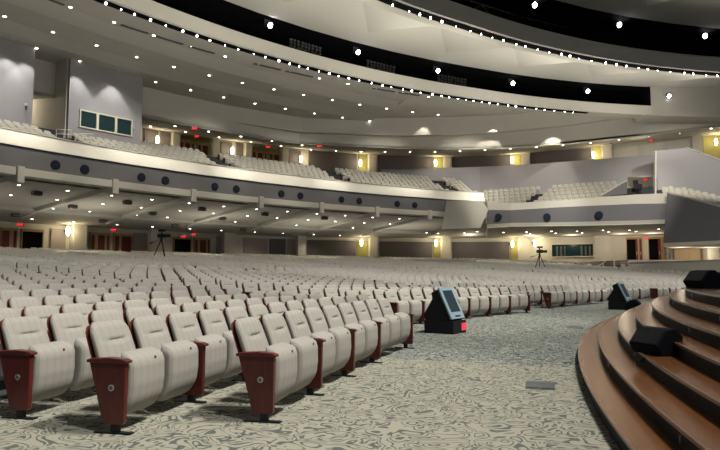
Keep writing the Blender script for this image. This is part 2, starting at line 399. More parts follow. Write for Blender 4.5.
# ---------------------------------------------------------------- rear walls and lower concourse
mb = MB(); sweep(mb, [(0, 2), (0, 17.9), (.3, 17.9), (.3, 2)], 22, 104, 1, Rf=rear_R); struct('wall_rear', mb, M['cream'])
def wall_block(mb, x0, x1, H0, H1, off, th, y=236):        # a flat block standing in front of the rear wall between two sight lines
    A = rear_at(x0, y, off+th); B = rear_at(x1, y, off+th); A.z = B.z = 0
    d = (B-A).normalized(); nrm = Vector((-d.y, d.x, 0))
    w = (B-A).length; Mx = Matrix.Translation(A) @ Matrix(((d.x, nrm.x, 0, 0), (d.y, nrm.y, 0, 0), (0, 0, 1, 0), (0, 0, 0, 1)))
    mb.box(0, w, 0, th, H0, H1, Mx); return Mx, w
def lowsoffH(a): return 5.75
def lowfloor(x):
    return 2.45
colx = [(-6, 8), (73.5, 87), (151, 166), (224.5, 236), (298, 306), (370, 378), (441.5, 450.5), (518, 527)]
for i, (x0, x1) in enumerate(colx[1:]):
    mb = MB(); Mx, w = wall_block(mb, x0, x1, 1.6, 6.0, .1, .9); tag(mb.build('column', M['cream']), 'cream square column under the balcony, '+nth(i+1)+' from the left', 'column', 'lower columns along the rear wall')
mb = MB(); wall_block(mb, 594, 609, 1.6, 6.0, .1, .9); tag(mb.build('column', M['cream']), 'wide cream pier under the balcony just right of the long dark window', 'column', 'lower columns along the rear wall')
def wpanel(x0, x1, mname, H0, H1, label, off=.02, th=.14, y=236, name='wall_panel', cat='wall panel', grp='grey panels on the rear wall'):
    mb = MB(); wall_block(mb, x0, x1, H0, H1, off, th, y); return tag(mb.build(name, M[mname], bevel=.02, seg=1), label, cat, grp)
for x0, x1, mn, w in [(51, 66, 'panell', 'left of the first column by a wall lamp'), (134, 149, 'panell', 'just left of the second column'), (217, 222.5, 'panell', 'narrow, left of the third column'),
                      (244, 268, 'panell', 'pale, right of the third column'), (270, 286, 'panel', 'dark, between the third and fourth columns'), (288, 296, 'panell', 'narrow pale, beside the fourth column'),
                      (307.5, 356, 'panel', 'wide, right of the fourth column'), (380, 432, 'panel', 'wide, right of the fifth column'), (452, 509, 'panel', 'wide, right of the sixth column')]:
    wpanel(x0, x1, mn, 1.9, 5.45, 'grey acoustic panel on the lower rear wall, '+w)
for x0, x1, w in [(357, 369.5, 'fifth'), (433, 441, 'sixth'), (510, 517.5, 'seventh')]:
    wpanel(x0, x1, 'olive', 1.9, 5.5, 'olive yellow wall strip beside the '+w+' lower column', name='wall_strip', cat='wall strip', grp='olive strips beside the lower columns')
# doors of the lower concourse
def door(x0, x1, H0, H1, mats, label, y=236, name='door_leaf_pair', opened=False, fr='tan'):
    A = rear_at(x0, y, .0); root = empty('double_door', (A.x, A.y, H0), 0, label, 'door', 'doors along the rear concourses')
    def part(nm, a, b, h0, h1, mm, off, th):
        q = MB(); wall_block(q, a, b, h0, h1, off, th, y); rel(q, root.location); return q.build(nm, M[mm], root)
    w = (x1-x0)
    part('door_frame', x0-w*.04, x0, H0, H1+.1, fr, .02, .3); part('door_frame', x1, x1+w*.04, H0, H1+.1, fr, .02, .3); part('door_header', x0-w*.04, x1+w*.04, H1, H1+.22, fr, .02, .3)
    for (f0, f1, mm) in mats:
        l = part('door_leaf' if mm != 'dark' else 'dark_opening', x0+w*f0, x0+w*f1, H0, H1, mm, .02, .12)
        if mm == 'redp':
            q = MB(); Mx, ww = wall_block(q, x0+w*(f0+f1)/2-.2, x0+w*(f0+f1)/2+.2, H0+.9, H0+1.3, .15, .05, y); rel(q, root.location); q.build('handle', M['silver'], l)
    return root
LF = 2.5
door(2, 17, LF-.4, 5.05, [(0, .5, 'redp'), (.5, .78, 'tan'), (.78, 1, 'redp')], 'red double door at the far left of the lower concourse')
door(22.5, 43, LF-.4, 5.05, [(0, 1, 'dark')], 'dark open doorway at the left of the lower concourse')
door(91.5, 110, LF-.4, 5.05, [(0, .18, 'redp'), (.18, .36, 'tan'), (.36, .72, 'redp'), (.72, .85, 'tan'), (.85, 1, 'redp')], 'red double door right of the first lower column')
door(115, 132, LF-.4, 5.05, [(0, .25, 'redp'), (.25, .4, 'tan'), (.4, 1, 'redp')], 'red double door under the second exit sign from the left')
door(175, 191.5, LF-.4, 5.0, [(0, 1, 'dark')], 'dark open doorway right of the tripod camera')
door(195, 210, LF-.4, 5.0, [(0, .2, 'redp'), (.2, .35, 'tan'), (.35, .75, 'redp'), (.75, .88, 'tan'), (.88, 1, 'redp')], 'red double door left of the third lower column')
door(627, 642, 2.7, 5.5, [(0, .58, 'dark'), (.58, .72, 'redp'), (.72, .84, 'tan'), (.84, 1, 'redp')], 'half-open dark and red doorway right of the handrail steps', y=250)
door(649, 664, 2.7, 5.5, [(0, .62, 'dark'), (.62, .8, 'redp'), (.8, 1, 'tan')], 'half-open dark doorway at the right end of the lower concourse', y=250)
# long dark window
root = empty('control_window', rear_at(552, 250, .2), 0, 'long dark control room window beside the right tripod camera', 'window')
q = MB(); wall_block(q, 552, 593, 3.55, 5.0, .02, .1, 250); rel(q, root.location).build('pane', M['glass'], root)
for (a, b, h0, h1) in [(551, 594, 5.0, 5.1), (551, 594, 3.42, 3.55), (551, 552, 3.5, 5.05), (593, 594, 3.5, 5.05)]:
    q = MB(); wall_block(q, a, b, h0, h1, .02, .2, 250); rel(q, root.location).build('window_frame', M['frame'], root)
q = MB()
for k in range(9): wall_block(q, 556+k*4.1, 556+k*4.1+2, 3.6, 4.8, .13, .03, 250)
rel(q, root.location).build('curtain', M['grey'], root)
# ---------------------------------------------------------------- balcony, left (concentric) part
A1 = 68.2
bal = empty('balcony', pol(50, 73, 7), 0, 'long curved balcony with bright white parapet over grey fascia', 'balcony'); bo = bal.location.copy()
def bpart(nm, prof, a0, a1, mm, step=.8, parent=bal):
    q = MB(); sweep(q, prof, a0, a1, step); return rel(q, bo).build(nm, M[mm], parent)
bpart('parapet', [(72.30, 8.98), (72.48, 9.88), (72.75, 9.9), (72.8, 8.98)], 24, A1, 'white')
bpart('parapet_cap', [(72.42, 9.885), (72.42, 9.95), (72.86, 9.95), (72.86, 9.885)], 24, A1, 'cream')
bpart('fascia', [(72.35, 7.66), (72.42, 8.98), (72.7, 8.98), (72.7, 7.66)], 24, A1, 'greywall')
bpart('fascia_lip', [(72.15, 7.2), (72.15, 7.66), (73.1, 7.66), (73.1, 7.2)], 24, A1, 'cream')
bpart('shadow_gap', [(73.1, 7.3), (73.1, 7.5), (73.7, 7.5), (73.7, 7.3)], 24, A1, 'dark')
def soffH(R): return lerp(R, [(73.7, 7.15), (83.5, 6.55), (83.6, 6.25), (89.6, 5.75)])
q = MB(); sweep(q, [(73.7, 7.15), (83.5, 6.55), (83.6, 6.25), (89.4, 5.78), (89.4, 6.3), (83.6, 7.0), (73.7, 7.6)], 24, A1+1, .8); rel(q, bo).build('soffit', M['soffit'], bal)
for j in range(9):
    a = 28.45+4.9*j; 
    if a > 64: break
    q = MB(); T = Matrix.Translation(pol(a, 0, 0)) @ Matrix.Rotation(R_(180)-R_(a), 4, 'Z')
    q.prism([(71.95, 7.72), (71.95, 6.74), (72.2, 6.70), (73.2, 6.90), (83.4, 6.28), (86.5, 5.88), (86.5, 6.1), (83.4, 6.7), (72.6, 7.3), (72.25, 7.72)], 1, -.21, .21, T)
    rel(q, bo).build('soffit_rib', M['cream'], bal, bevel=.02, seg=1)
# raked floor behind the parapet
q = MB(); prof = [(72.8, 7.9)]
for i in range(9): prof += [(72.8+.9*i, 8.85+.42*i), (73.7+.9*i, 8.85+.42*i)]
prof += [(80.9, 12.25), (89.0, 12.25), (89.0, 6.6), (84, 7.1)]
sweep(q, prof, 24, A1, .8); rel(q, bo).build('raked_floor', M['slope'], bal)
for n_, a in enumerate([35.13, 36.66, 39.91, 41.41, 44.75, 46.31, 49.77, 51.31, 54.79, 56.37, 59.83, 61.47]):
    p = pol(a, 72.36, 8.17); d = pol(a, 71, 8.17)-p; d.normalize()
    root = empty('fascia_speaker', p, 0, 'round dark blue speaker in the grey balcony fascia, '+nth(n_+1)+' from the left', 'speaker', 'round speakers in the balcony fascia')
    q = MB(); q.disc(Vector((0, 0, 0)), d, .31, .04, 24); q.build('speaker_ring', M['black'], root)
    q = MB(); q.disc(d*.035, d, .27, .02, 24); g = q.build('grille', M['grille'], root)
    q = MB(); q.disc(d*.05, d, .08, .02, 16); q.build('cone', M['black'], g)
def downlight(p, axis, r, label, grp, m='lens', name='recessed_downlight'):
    root = empty(name, p, 0, label, 'ceiling light', grp)
    a = Vector(axis)
    q = MB(); q.disc((0, 0, -.02), (0, 0, 1), r*1.5, .05, 12); q.build('trim_ring', M['cream'], root)
    q = MB(); q.disc((0, 0, -.035), (0, 0, 1), r, .03, 12); q.build('lamp', M[m], root)
    return root
lights = []
def add_light(kind, loc, target, power, col, size=.3, spot=None, blend=.5, name='lamp_or_fill_light'):
    l = bpy.data.lights.new(name, kind); l.energy = power; l.color = col
    if kind == 'AREA': l.shape = 'DISK'; l.size = size
    else: l.shadow_soft_size = size
    if kind == 'SPOT': l.spot_size = R_(spot); l.spot_blend = blend
    o = link(name, l); o.location = loc
    if target is not None: o.rotation_euler = (Vector(target)-Vector(loc)).to_track_quat('-Z', 'Y').to_euler()
    return o
WARM = (1, .86, .66); NEU = (1, .93, .80)
dlproto = None
def copy_light(p, label, grp, sc=1.0):
    global dlproto
    if dlproto is None: dlproto = downlight(p, (0, 0, 1), .12, label, grp); o = dlproto
    else: o = copy_tree(dlproto)
    o.location = p; o.scale = (sc, sc, sc); tag(o, label, 'ceiling light', grp); return o
rows = [(75.2, (1.05, 3.5), 'front'), (79.0, (2.0, 4.35), 'second'), (83.0, (2.6, .55), 'third'), (87.0, (.6, 2.9), 'rearmost')]
for R, offs, w in rows:
    k = 0
    for j in range(7):
        for of in sorted(offs):
            a = 28.55+4.9*j+of
            if a > 66.5: break
            k += 1; copy_light(pol(a, R, soffH(R)), 'small round downlight, '+nth(k)+' along the '+w+' row of the balcony soffit', 'downlights in the balcony soffit', .8)
            if k % 2: add_light('SPOT', pol(a, R, soffH(R)-.12), pol(a, R, 0), 170, WARM, .1, 130, .8)
for a in (32, 40, 48, 56, 64): add_light('AREA', pol(a, 80, 3.0), pol(a, 80, 9), 160, NEU, 5, name='bounce_light')
vent_as = [(76.6, 35.9), (76.6, 40.9), (76.6, 45.8), (76.6, 50.5), (76.6, 55.4), (80.6, 34.2), (80.6, 39.2), (80.6, 44.0), (80.6, 48.9), (84.8, 37.5), (84.8, 42.3), (84.8, 47), (84.8, 52.0)]
for n_, (R, a) in enumerate(vent_as):
    T = Matrix.Rotation(-R_(a), 4, 'Z'); root = empty('soffit_speaker', pol(a, R, soffH(R)), -R_(a), 'small dark speaker box under the balcony, '+nth(n_+1)+' counted row by row from the front left', 'speaker', 'speaker boxes under the balcony')
    MB().box(-.22, .22, -.3, .3, -.28, -.03).build('speaker_box', M['grey'], root, bevel=.02, seg=1); MB().box(-.18, .18, -.26, .26, -.30, -.27).build('grille', M['black'], root)
# ---------------------------------------------------------------- rear concourse of the balcony
BH = [(145, 118, None), (220, 131, None), (340, 147, None), (400, 148.5, 64.4), (450, 149.3, 65.4), (500, 148, 65.9), (560, 144.4, 66.2), (640, 136, 66.2), (720, 126.7, 65.5), (800, 118, 64)]
P = [pol(24, 80.8, 14.9), pol(30, 80.8, 14.9), pol(36, 80.8, 14.9)]+[pol(a, 80.8, 14.9) for a in range(40, 58, 3)]
P += [atY(x, y, z) for x, y, z in BH if z]
def inward(p, d): v = Vector((CX-p.x, CY-p.y, 0)).normalized(); return p+v*d
Pm = [p for p in P]
mb = MB(); rings = []
for i, p in enumerate(Pm):
    up = lerp(p.x, [(0, 1.15), (5, 1.25), (16, 1.7), (33, 2.3)]); w = inward(p, 0); t = min(1, max(0, (i-6)/3.))
    f = inward(p, .9*t)
    a = [p, w+Vector((0, 0, up)), f+Vector((0, 0, up+.02)), f+Vector((0, 0, max(up+2.2, 18.4-p.z))), inward(p, -.4)+Vector((0, 0, max(up+2.2, 18.4-p.z))), inward(p, -.4)]
    rings.append(a)
mb.rings(rings); struct('wall_bulkhead', mb, M['cream'])
# soffit behind the bulkhead to the rear wall
mb = MB(); rings = []
for p in Pm:
    a = ang(p); r = pol(a, rear_R(a)-.02, lerp(a, [(45, 16.15), (62, 16.4), (70, 16.5), (76, 16.7), (82, 17.1), (90, 17.6), (100, 17.8)]))
    rings.append([p+Vector((0, 0, .05)), r, r+Vector((0, 0, .2)), p+Vector((0, 0, .25))])
mb.rings(rings); struct('ceiling_concourse', mb, M['ceil'])
# upper rear wall items
def uH(x, y, off=.3): return rear_at(x, y, off).z
UF = 12.25
for i, (x0, x1, yt) in enumerate([(173, 180, 131), (213, 219.5, 137), (246, 252, 141), (283, 288.5, 147), (369, 376.5, 153.5), (444, 451, 154), (521, 529.5, 150.5), (602, 612, 142.5), (693, 703, 133)]):
    mb = MB(); wall_block(mb, x0, x1, UF, uH(x0, yt)+.1, .1, .7, 150); tag(mb.build('pilaster', M['cream']), 'cream pilaster on the upper rear wall, '+nth(i+1)+' from the left', 'column', 'pilasters behind the balcony seats')
for x0, x1, yt, w in [(144, 158, 129.5, 'left of the first wall lamp'), (160, 171, 131.5, 'right of the first wall lamp'), (221, 232, 141.5, 'left of the second wall lamp'), (236, 245, 143, 'right of the second wall lamp'),
                      (289, 301, 150, 'left of the third wall lamp'), (309, 357, 152, 'right of the third wall lamp'), (378, 433, 154.5, 'between fourth and fifth wall lamps'), (452, 510, 153.5, 'between fifth and sixth wall lamps'), (530, 591, 150, 'left of the seventh wall lamp')]:
    wpanel(x0, x1, 'panel', UF, uH((x0+x1)/2, yt), 'grey acoustic panel on the upper rear wall, '+w, y=150, grp='grey panels behind the balcony seats')
for x0, x1, yt, w in [(358.7, 368.5, 154, 'fourth'), (433.5, 443, 154.5, 'fifth'), (511, 520.5, 151.5, 'sixth'), (592.5, 601.5, 144, 'seventh'), (703.5, 735, 131.5, 'last')]:
    wpanel(x0, x1, 'olive', UF, uH(x0, yt), 'olive yellow wall strip behind the '+w+' upper wall lamp', y=150, name='wall_strip', cat='wall strip', grp='olive strips behind the balcony seats')
for x0, x1, yt, w in [(181, 212, 134.5, 'left'), (253, 282, 146, 'right')]:
    wpanel(x0, x1, 'olive', uH(x0, 142 if x0 < 200 else 152.6), uH(x0, yt), 'olive green wall above the '+w+' pair of upper doors', y=150, name='wall_strip', cat='wall strip', grp='olive strips behind the balcony seats', off=.0, th=.1)
for x0, x1, yt, w in [(180.5, 194, 142.5, 'left door of the pair under the upper exit sign left of the railing'), (198, 212, 145.5, 'right door of the pair under the upper exit sign left of the railing'), (253, 267, 152.6, 'left door of the second upper pair'), (270, 283, 154.6, 'right door of the second upper pair')]:
    H1 = uH((x0+x1)/2, yt); door(x0, x1, UF, H1, [(0, .2, 'redp'), (.2, .34, 'tan'), (.34, .7, 'redp'), (.7, .86, 'tan'), (.86, 1, 'redp')], 'red and tan double door, '+w, y=150)
wpanel(613, 637, 'cream', UF, uH(625, 144.5), 'plain cream recess panel right of the seventh upper wall lamp', y=150, th=.2)
wpanel(638.5, 668, 'ceil', UF, uH(650, 141.5), 'beige door recess beyond the upper right balcony', y=150, name='wall_strip', cat='wall strip', grp='olive strips behind the balcony seats', off=0, th=.08)
# sconces
def sconce(x, y, label, up, s=1.0):
    p = rear_at(x, y, 1.0 if not up else .75); root = empty('wall_lamp', p, -R_(ang(p)), label, 'wall lamp', 'tall glowing wall lamps on the rear walls'); root.scale = (1, .75, .85)
    q = MB(); q.rings([[Vector((rr*math.cos(t)*.7, rr*math.sin(t), z)) for t in [2*math.pi*k/12 for k in range(12)]] for z, rr in [(-.5, .05), (-.42, .16), (-.2, .22), (.2, .22), (.42, .16), (.5, .05)]]); q.build('lamp_glass', M['sconce'], root, smooth=True)
    MB().box(-.7 if not up else -.45, -.1, -.1, .1, -.12, .12).build('bracket', M['grey'], root)
    add_light('POINT', inward(p, .55), None, 75, (1, .80, .48), .25)
for n_, (x, y) in enumerate([(68, 231), (361.5, 242.5), (436, 243), (512.5, 244), (535, 243)]): sconce(x, y, 'glowing wall lamp under the balcony, '+nth(n_+1)+' from the left', False)
for n_, (x, y) in enumerate([(157.5, 140), (232.3, 151), (301, 159), (360.3, 163), (435.5, 162.8), (512, 160), (593.5, 155), (716, 142)]): sconce(x, y, 'glowing wall lamp behind the balcony seats, '+nth(n_+1)+' from the left', True)
# concourse downlights on the bulkhead soffit
up_dl = [(150.5, 126), (175, 125.7), (185.5, 131.7), (208.8, 131.3), (219, 137), (241, 136), (251, 141.5), (272, 140.5), (281, 145.8), (302, 145), (311, 149.5), (336, 150.5), (361, 151.5), (385, 151.7), (410, 151.7), (435, 151.8), (460, 150.7), (485, 149.7), (510.5, 148.3), (536.5, 147), (563, 145), (590.5, 142.4), (619, 139.6), (648.5, 136.5), (679, 132.7), (711, 128), (653.5, 142.3)]
def on_conc(x, y):
    best = None
    for i in range(200):
        t = 50+i*.2; d = ray(x, y); X, Y = d[0]*t, d[1]*t; Hh = EH+d[2]*t; a = ang((X, Y)); R = math.hypot(X-CX, Y-CY)
        # nearest bulkhead radius at this angle
        Rb = lerp(a, sorted((ang(p), math.hypot(p.x-CX, p.y-CY)) for p in Pm)); Hb = lerp(a, sorted((ang(p), p.z) for p in Pm)); Hr = lerp(a, [(45, 16.15), (62, 16.4), (70, 16.5), (76, 16.7), (82, 17.1), (90, 17.6)])
        if R > Rb+.3:
            s = (R-Rb)/(rear_R(a)-Rb); hs = Hb+.05+(Hr-Hb-.05)*s
            e = abs(Hh-hs)
            if best is None or e < best[0]: best = (e, Vector((X, Y, hs)))
    return best[1]
for n_, (x, y) in enumerate(up_dl):
    p = on_conc(x, y); copy_light(p+Vector((0, 0, -.02)), 'small downlight over the balcony rear aisle, '+nth(n_+1)+' from the left', 'downlights over the balcony aisle', .9)
    if n_ % 3 == 0: add_light('SPOT', p+Vector((0, 0, -.15)), p-Vector((0, 0, 5)), 90, WARM, .1, 120, .8)
for x in (470, 505, 540, 575, 610, 640): q_ = on_conc(x, 146-(x-470)*.05); add_light('POINT', q_+Vector((0, 0, -1.1)), None, 45, WARM, .3)  # fill points added behind the bulkhead to brighten its dark soffit; no fixtures
# ---------------------------------------------------------------- control booth and left walls on the balcony
def slab(name, x0, x1, ytop0, ytop1, R, H0, mm, th=.4, R2=None, kind=None, Ht=None):
    A = atR(x0, (ytop0), R); B = atR(x1, ytop1, R2 or R)
    a, b = A.copy(), B.copy(); a.z = b.z = H0
    off = Vector((CX-A.x, CY-A.y, 0)).normalized()*-th
    q = MB(); strip(q, [a, b], [A, B], off); return q.build(name, M[mm])
H0B = 9.0
q = MB(); sweep(q, [(78.6, 11.2), (78.6, 17.7), (79.0, 17.7), (79.0, 11.2)], 26, ang(atR(35, 55, 78.6)), 1); struct('wall_left', q, M['lilac'])
aL, aR_ = ang(atR(70.5, 64, 78.6)), ang(atR(143, 80, 78.6))
bo2 = pol((aL+aR_)/2, 78.6, 11.5); booth = empty('control_booth', bo2, 0, 'lilac grey control booth with three dark windows on the balcony', 'control booth')
q = MB(); sweep(q, [(78.6, 11.2), (78.6, 17.75), (84.5, 17.75), (84.5, 11.2)], aL, aR_, .7); rel(q, bo2).build('booth_wall', M['lilac'], booth)
q = MB(); sweep(q, [(78.9, 11.3), (78.9, 17.7), (84.5, 17.7), (84.5, 11.3)], aL-.06, aL-.01, .5); rel(q, bo2).build('side_cladding', M['cream'], booth)
wa = [ang(atR(x, 118, 78.5)) for x in (79.5, 97.5, 116, 132.5)]
Ht, Hb = atR(106, 119.5, 78.5).z+.9, atR(106, 119.5, 78.5).z-1.1
Ht = (atR(80.5, 109.5, 78.5).z+atR(132, 119.5, 78.5).z)/2; Hb = (atR(80.5, 127, 78.5).z+atR(132, 137.3, 78.5).z)/2
for i in range(3):
    q = MB(); sweep(q, [(78.50, Hb+.1), (78.50, Ht-.1), (78.62, Ht-.1), (78.62, Hb+.1)], wa[i]+.08, wa[i+1]-.08, .5); w_ = rel(q, bo2).build('window_pane', M['glass'], booth)
    q = MB()
    for (h0, h1, b0, b1) in [(Ht-.1, Ht, wa[i], wa[i+1]), (Hb, Hb+.1, wa[i], wa[i+1]), (Hb, Ht, wa[i], wa[i]+.07), (Hb, Ht, wa[i+1]-.07, wa[i+1])]:
        sweep(q, [(78.44, h0), (78.44, h1), (78.62, h1), (78.62, h0)], b0, b1, .5)
    rel(q, bo2).build('window_frame', M['frame'], booth)
p = pol(aR_-.6, 78.5, atR(136.7, 128.5, 78.5).z); root = empty('booth_camera', p, 0, 'small pale fixture on the booth wall right of the windows', 'fixture'); MB().box(-.1, .15, -.1, .1, -.12, .12).build('housing', M['rail'], root, bevel=.02)
p = pol(ang(atR(25.7, 107, 78.6)), 78.5, 13.9); p = atR(25.7, 107, 78.45); root = empty('booth_camera', p, 0, 'small pale fixture high on the left lilac wall', 'fixture'); MB().box(-.05, .15, -.1, .1, .05, .25).build('housing', M['rail'], root, bevel=.02); MB().box(.0, .08, -.05, .05, -.2, .06).build('stem', M['grey'], root)
# vestibule between the two
q = MB(); VH = atR(45, 99, 84.4).z; sweep(q, [(84.4, VH), (84.4, 17.7), (84.7, 17.7), (84.7, VH)], ang(atR(20, 60, 84)), ang(atR(60, 66, 84))+.0, 1); struct('wall_vestibule', q, M['ceil'])
q = MB(); sweep(q, [(88.6, 12.2), (88.6, 16.2), (88.8, 16.2), (88.8, 12.2)], 33, 39.5, 1); tag(q.build('wall_strip', M['olive']), 'olive wall at the back of the recess left of the control booth', 'wall strip')
add_light('POINT', pol(37.0, 81.6, 16.9), None, 170, WARM, .3); add_light('POINT', pol(36.8, 86.5, 15.2), None, 420, WARM, .3)  # unseen fill points added to brighten the recess and the booth side
wpx = pol(ang(atR(61, 120, 82)), 84.3, 12.25)
door_root = empty('single_door', wpx, -R_(ang(wpx)), 'narrow brown door in the recess beside the control booth', 'door')
MB().box(.0, .1, -1.0, .1, 0, 2.7).build('door_leaf', M['tan'], door_root); MB().box(.1, .16, -.15, -.05, 1.1, 1.4).build('handle', M['silver'], door_root)
# ---------------------------------------------------------------- right part of the balcony
rb = empty('balcony', (20, 60, 6), 0, 'lower right balcony with grey fascia, straight faces and cream parapet', 'balcony'); ro = rb.location.copy()
G = [(487.5, 201, 64.0), (511, 203.2, 62.0), (564, 200.2, 59.4), (635, 194.5, 56.2), (667, 193.2, 54.8)]
top = [atY(*g) for g in G]; 
bot = [atY(x, y, z) for (x, _, z), y in zip(G, (209.8, 210.2, 207, 203.8, 203.4))]
low = [atY(x, y, z) for (x, _, z), y in zip(G, (224.5, 223.5, 222.8, 221.5, 221))]
lip = [atY(x, y, z) for (x, _, z), y in zip(G, (228, 226.6, 226, 224.5, 223.5))]
low = [Vector((b.x, b.y, l.z)) for b, l in zip(bot, low)]
nv = Vector((.5, .86, 0))
def part_r(nm, A_, B_, mm, off): q = MB(); strip(q, A_, B_, off); return rel(q, ro).build(nm, M[mm], rb)
part_r('parapet', bot, top, 'cream', nv*.35); part_r('fascia', low, bot, 'greywall', nv*.3)
part_r('fascia_lip', lip, low, 'cream', nv*.8)
# cream cheek that joins both balconies
def cheek(x, y):      # on one vertical plane between the two fronts
    d = ray(x, y); b = (63.4-61.0)/(13.5-8.8); a = 61.0-b*8.8-1.7; return atY(x, y, a*d[1]/(d[1]-b*d[0]))
ch = [cheek(446.7, 200.5), cheek(482.5, 201), cheek(488.5, 209.7), cheek(480.5, 228), cheek(441.5, 229.5)]
q = MB(); n5 = len(ch); q.add(ch+[c+Vector((.3, 2.2, 0)) for c in ch], [tuple(range(n5)), tuple(range(2*n5-1, n5-1, -1))]+[(i, (i+1) % n5, n5+(i+1) % n5, n5+i) for i in range(n5)])
rel(q, ro).build('end_cheek', M['cream'], rb)
for n_, (x, y, z) in enumerate([(498.5, 217, 62.9), (547, 217, 60.1), (599, 215, 57.7)]):
    p = atY(x, y, z)+Vector((-.02, -.06, 0)); d = -nv if n_ else Vector((-.55, -.83, 0)); root = empty('fascia_speaker', p, 0, 'round dark speaker in the right balcony fascia, '+nth(n_+1)+' from the left', 'speaker', 'round speakers in the balcony fascia')
    q = MB(); q.disc((0, 0, 0), d, .36, .08, 24); q.build('speaker_ring', M['black'], root); q = MB(); q.disc(d*.07, d, .30, .03, 24); q.build('grille', M['grille'], root)
# under-side of the right balcony
mb = MB(); rings = []
for l, x in zip(lip, (487, 511, 564, 635, 670)):
    r = rear_at(x, 237, .1); r.z = 5.95; f = l+Vector((0, 0, .08))
    rings.append([f, r, r+Vector((0, 0, .3)), f+Vector((0, 0, .3))])
l0 = pol(A1, 72.3, 7.1); r0 = pol(A1, rear_R(A1), 5.9)
rings.insert(0, [l0, r0, r0+Vector((0, 0, .3)), l0+Vector((0, 0, .3))])
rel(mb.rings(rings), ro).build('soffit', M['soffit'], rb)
l, r = Vector((31, 53.5, 4.9)), Vector((46, 70, 5.0))
# raked steps
F1, F2 = top[1], top[4]; dd = (F2-F1); dd.z = 0; L = dd.length; dd.normalize(); nn_ = Vector((-dd.y, dd.x, 0))
balseats = []
q = MB()
for i in range(6):
    A_ = top[0]+nn_*(.35+.9*i); B_ = F2+nn_*(.35+.9*i); h = 7.7+.5*i
    q.box(0, (B_-A_).length+.3, 0, .92, h-1.2, h, Matrix.Translation(Vector((A_.x, A_.y, 0))) @ Matrix(((dd.x, nn_.x, 0, 0), (dd.y, nn_.y, 0, 0), (0, 0, 1, 0), (0, 0, 0, 1))))
rel(q, ro).build('raked_floor', M['slope'], rb)
yawr = math.atan2(-nn_.y, -nn_.x)
for i in range(6):
    for j in range(-16, 36):
        s = -2.4+.6*j+.3*(i % 2); p = F1+nn_*(.35+.9*i+.5)+dd*s; p.z = 7.7+.5*i
        if s < -2.4-.5*i or (s < -2 and ang(p) < 69.0): continue
        if s > 10.6-.2*i: continue
        if 0.6+.25*i < s < 1.7+.25*i: continue
        balseats.append((p.x, p.y, p.z, yawr, 0))
# left balcony seats
for i in range(8):
    R = 73.3+.9*i; h = 8.85+.42*i; da = math.degrees(.6/R); a = 24.0+(i % 2)*da/2; j = 0
    while a < A1+.8:
        gap = any(abs(a-g) < .75 for g in (37.3, 48.4-.9, 56.9, 66.9))
        if not gap and not (R > 77.9 and a < aR_) :
            p = pol(a, R+.1, h); balseats.append((p.x, p.y, h, -R_(a), 1 if j % 4 == 0 else 0))
        a += da; j += 1
emit_stuff('balcony_seat', balseats, 'hundreds of small cream seats in raked rows on the upper balcony', 'seats')
# lilac wall behind the right balcony
W = [(381, 169, 176, 70.5), (396, 169.3, 179, 70.5), (480, 166.8, 192, 70.5), (525, 164.6, 194, 69), (600, 159, 192, 66), (655, 154.4, 192, 63)]
Ptop = [atY(x, y, z) for x, y, _, z in W]; Pbot = [Vector((p.x, p.y, 8.6 if i > 1 else p.z-1.0)) for i, p in enumerate(Ptop)]
Pbot[0].z = Ptop[0].z-.9; Pbot[1].z = 11.4; Pbot[2].z = 8.6
q = MB(); strip(q, Pbot[:5]+[Pbot[5].lerp(Pbot[4], .5)], Ptop[:5]+[Ptop[5].lerp(Ptop[4], .5)]); 
E626, E656 = atY(627, 176.7, 64.4), atY(655.5, 176.7, 63)
mid = Ptop[5].lerp(Ptop[4], .5)
a0_, a1_ = Vector((mid.x, mid.y, E626.z)), Vector((Ptop[5].x, Ptop[5].y, E656.z)); strip(q, [a0_, a1_], [mid, Ptop[5]])
struct('wall_gallery', q, M['lilac'])
# exit recess
q = MB(); A_, B_ = atY(625, 176.7, 67), atY(658, 176.7, 66.5); strip(q, [Vector((A_.x, A_.y, 8.3)), Vector((B_.x, B_.y, 8.3))], [A_+Vector((0, 0, .6)), B_+Vector((0, 0, .6))]); struct('wall_recess', q, M['cream'])
# light tall wall at the far right of the balcony
W2 = [(656, 151, 59.5), (686.7, 147.8, 59.2), (720, 160, 59.0), (790, 185, 58.5)]
Pt = [atY(*w) for w in W2]; q = MB(); strip(q, [Vector((p.x, p.y, 8.0)) for p in Pt], Pt); struct('wall_right', q, M['lilac'])
q = MB(); strip(q, [atY(655.2, 194, 59.3), atY(656.6, 194, 59.3)], [atY(655.2, 150.8, 59.3), atY(656.6, 150.8, 59.3)], Vector((0, .35, 0))); struct('trim_1', q, M['cream'])
q = MB(); strip(q, [atY(686.7, 147.8, 59.1)+Vector((0, 0, 0)), atY(720, 160, 58.9), atY(790, 185, 58.4)], [atY(686.7, 147.2, 59.1), atY(720, 158.6, 58.9), atY(790, 183, 58.4)], Vector((0, .5, 0))); struct('trim_2', q, M['cream'])
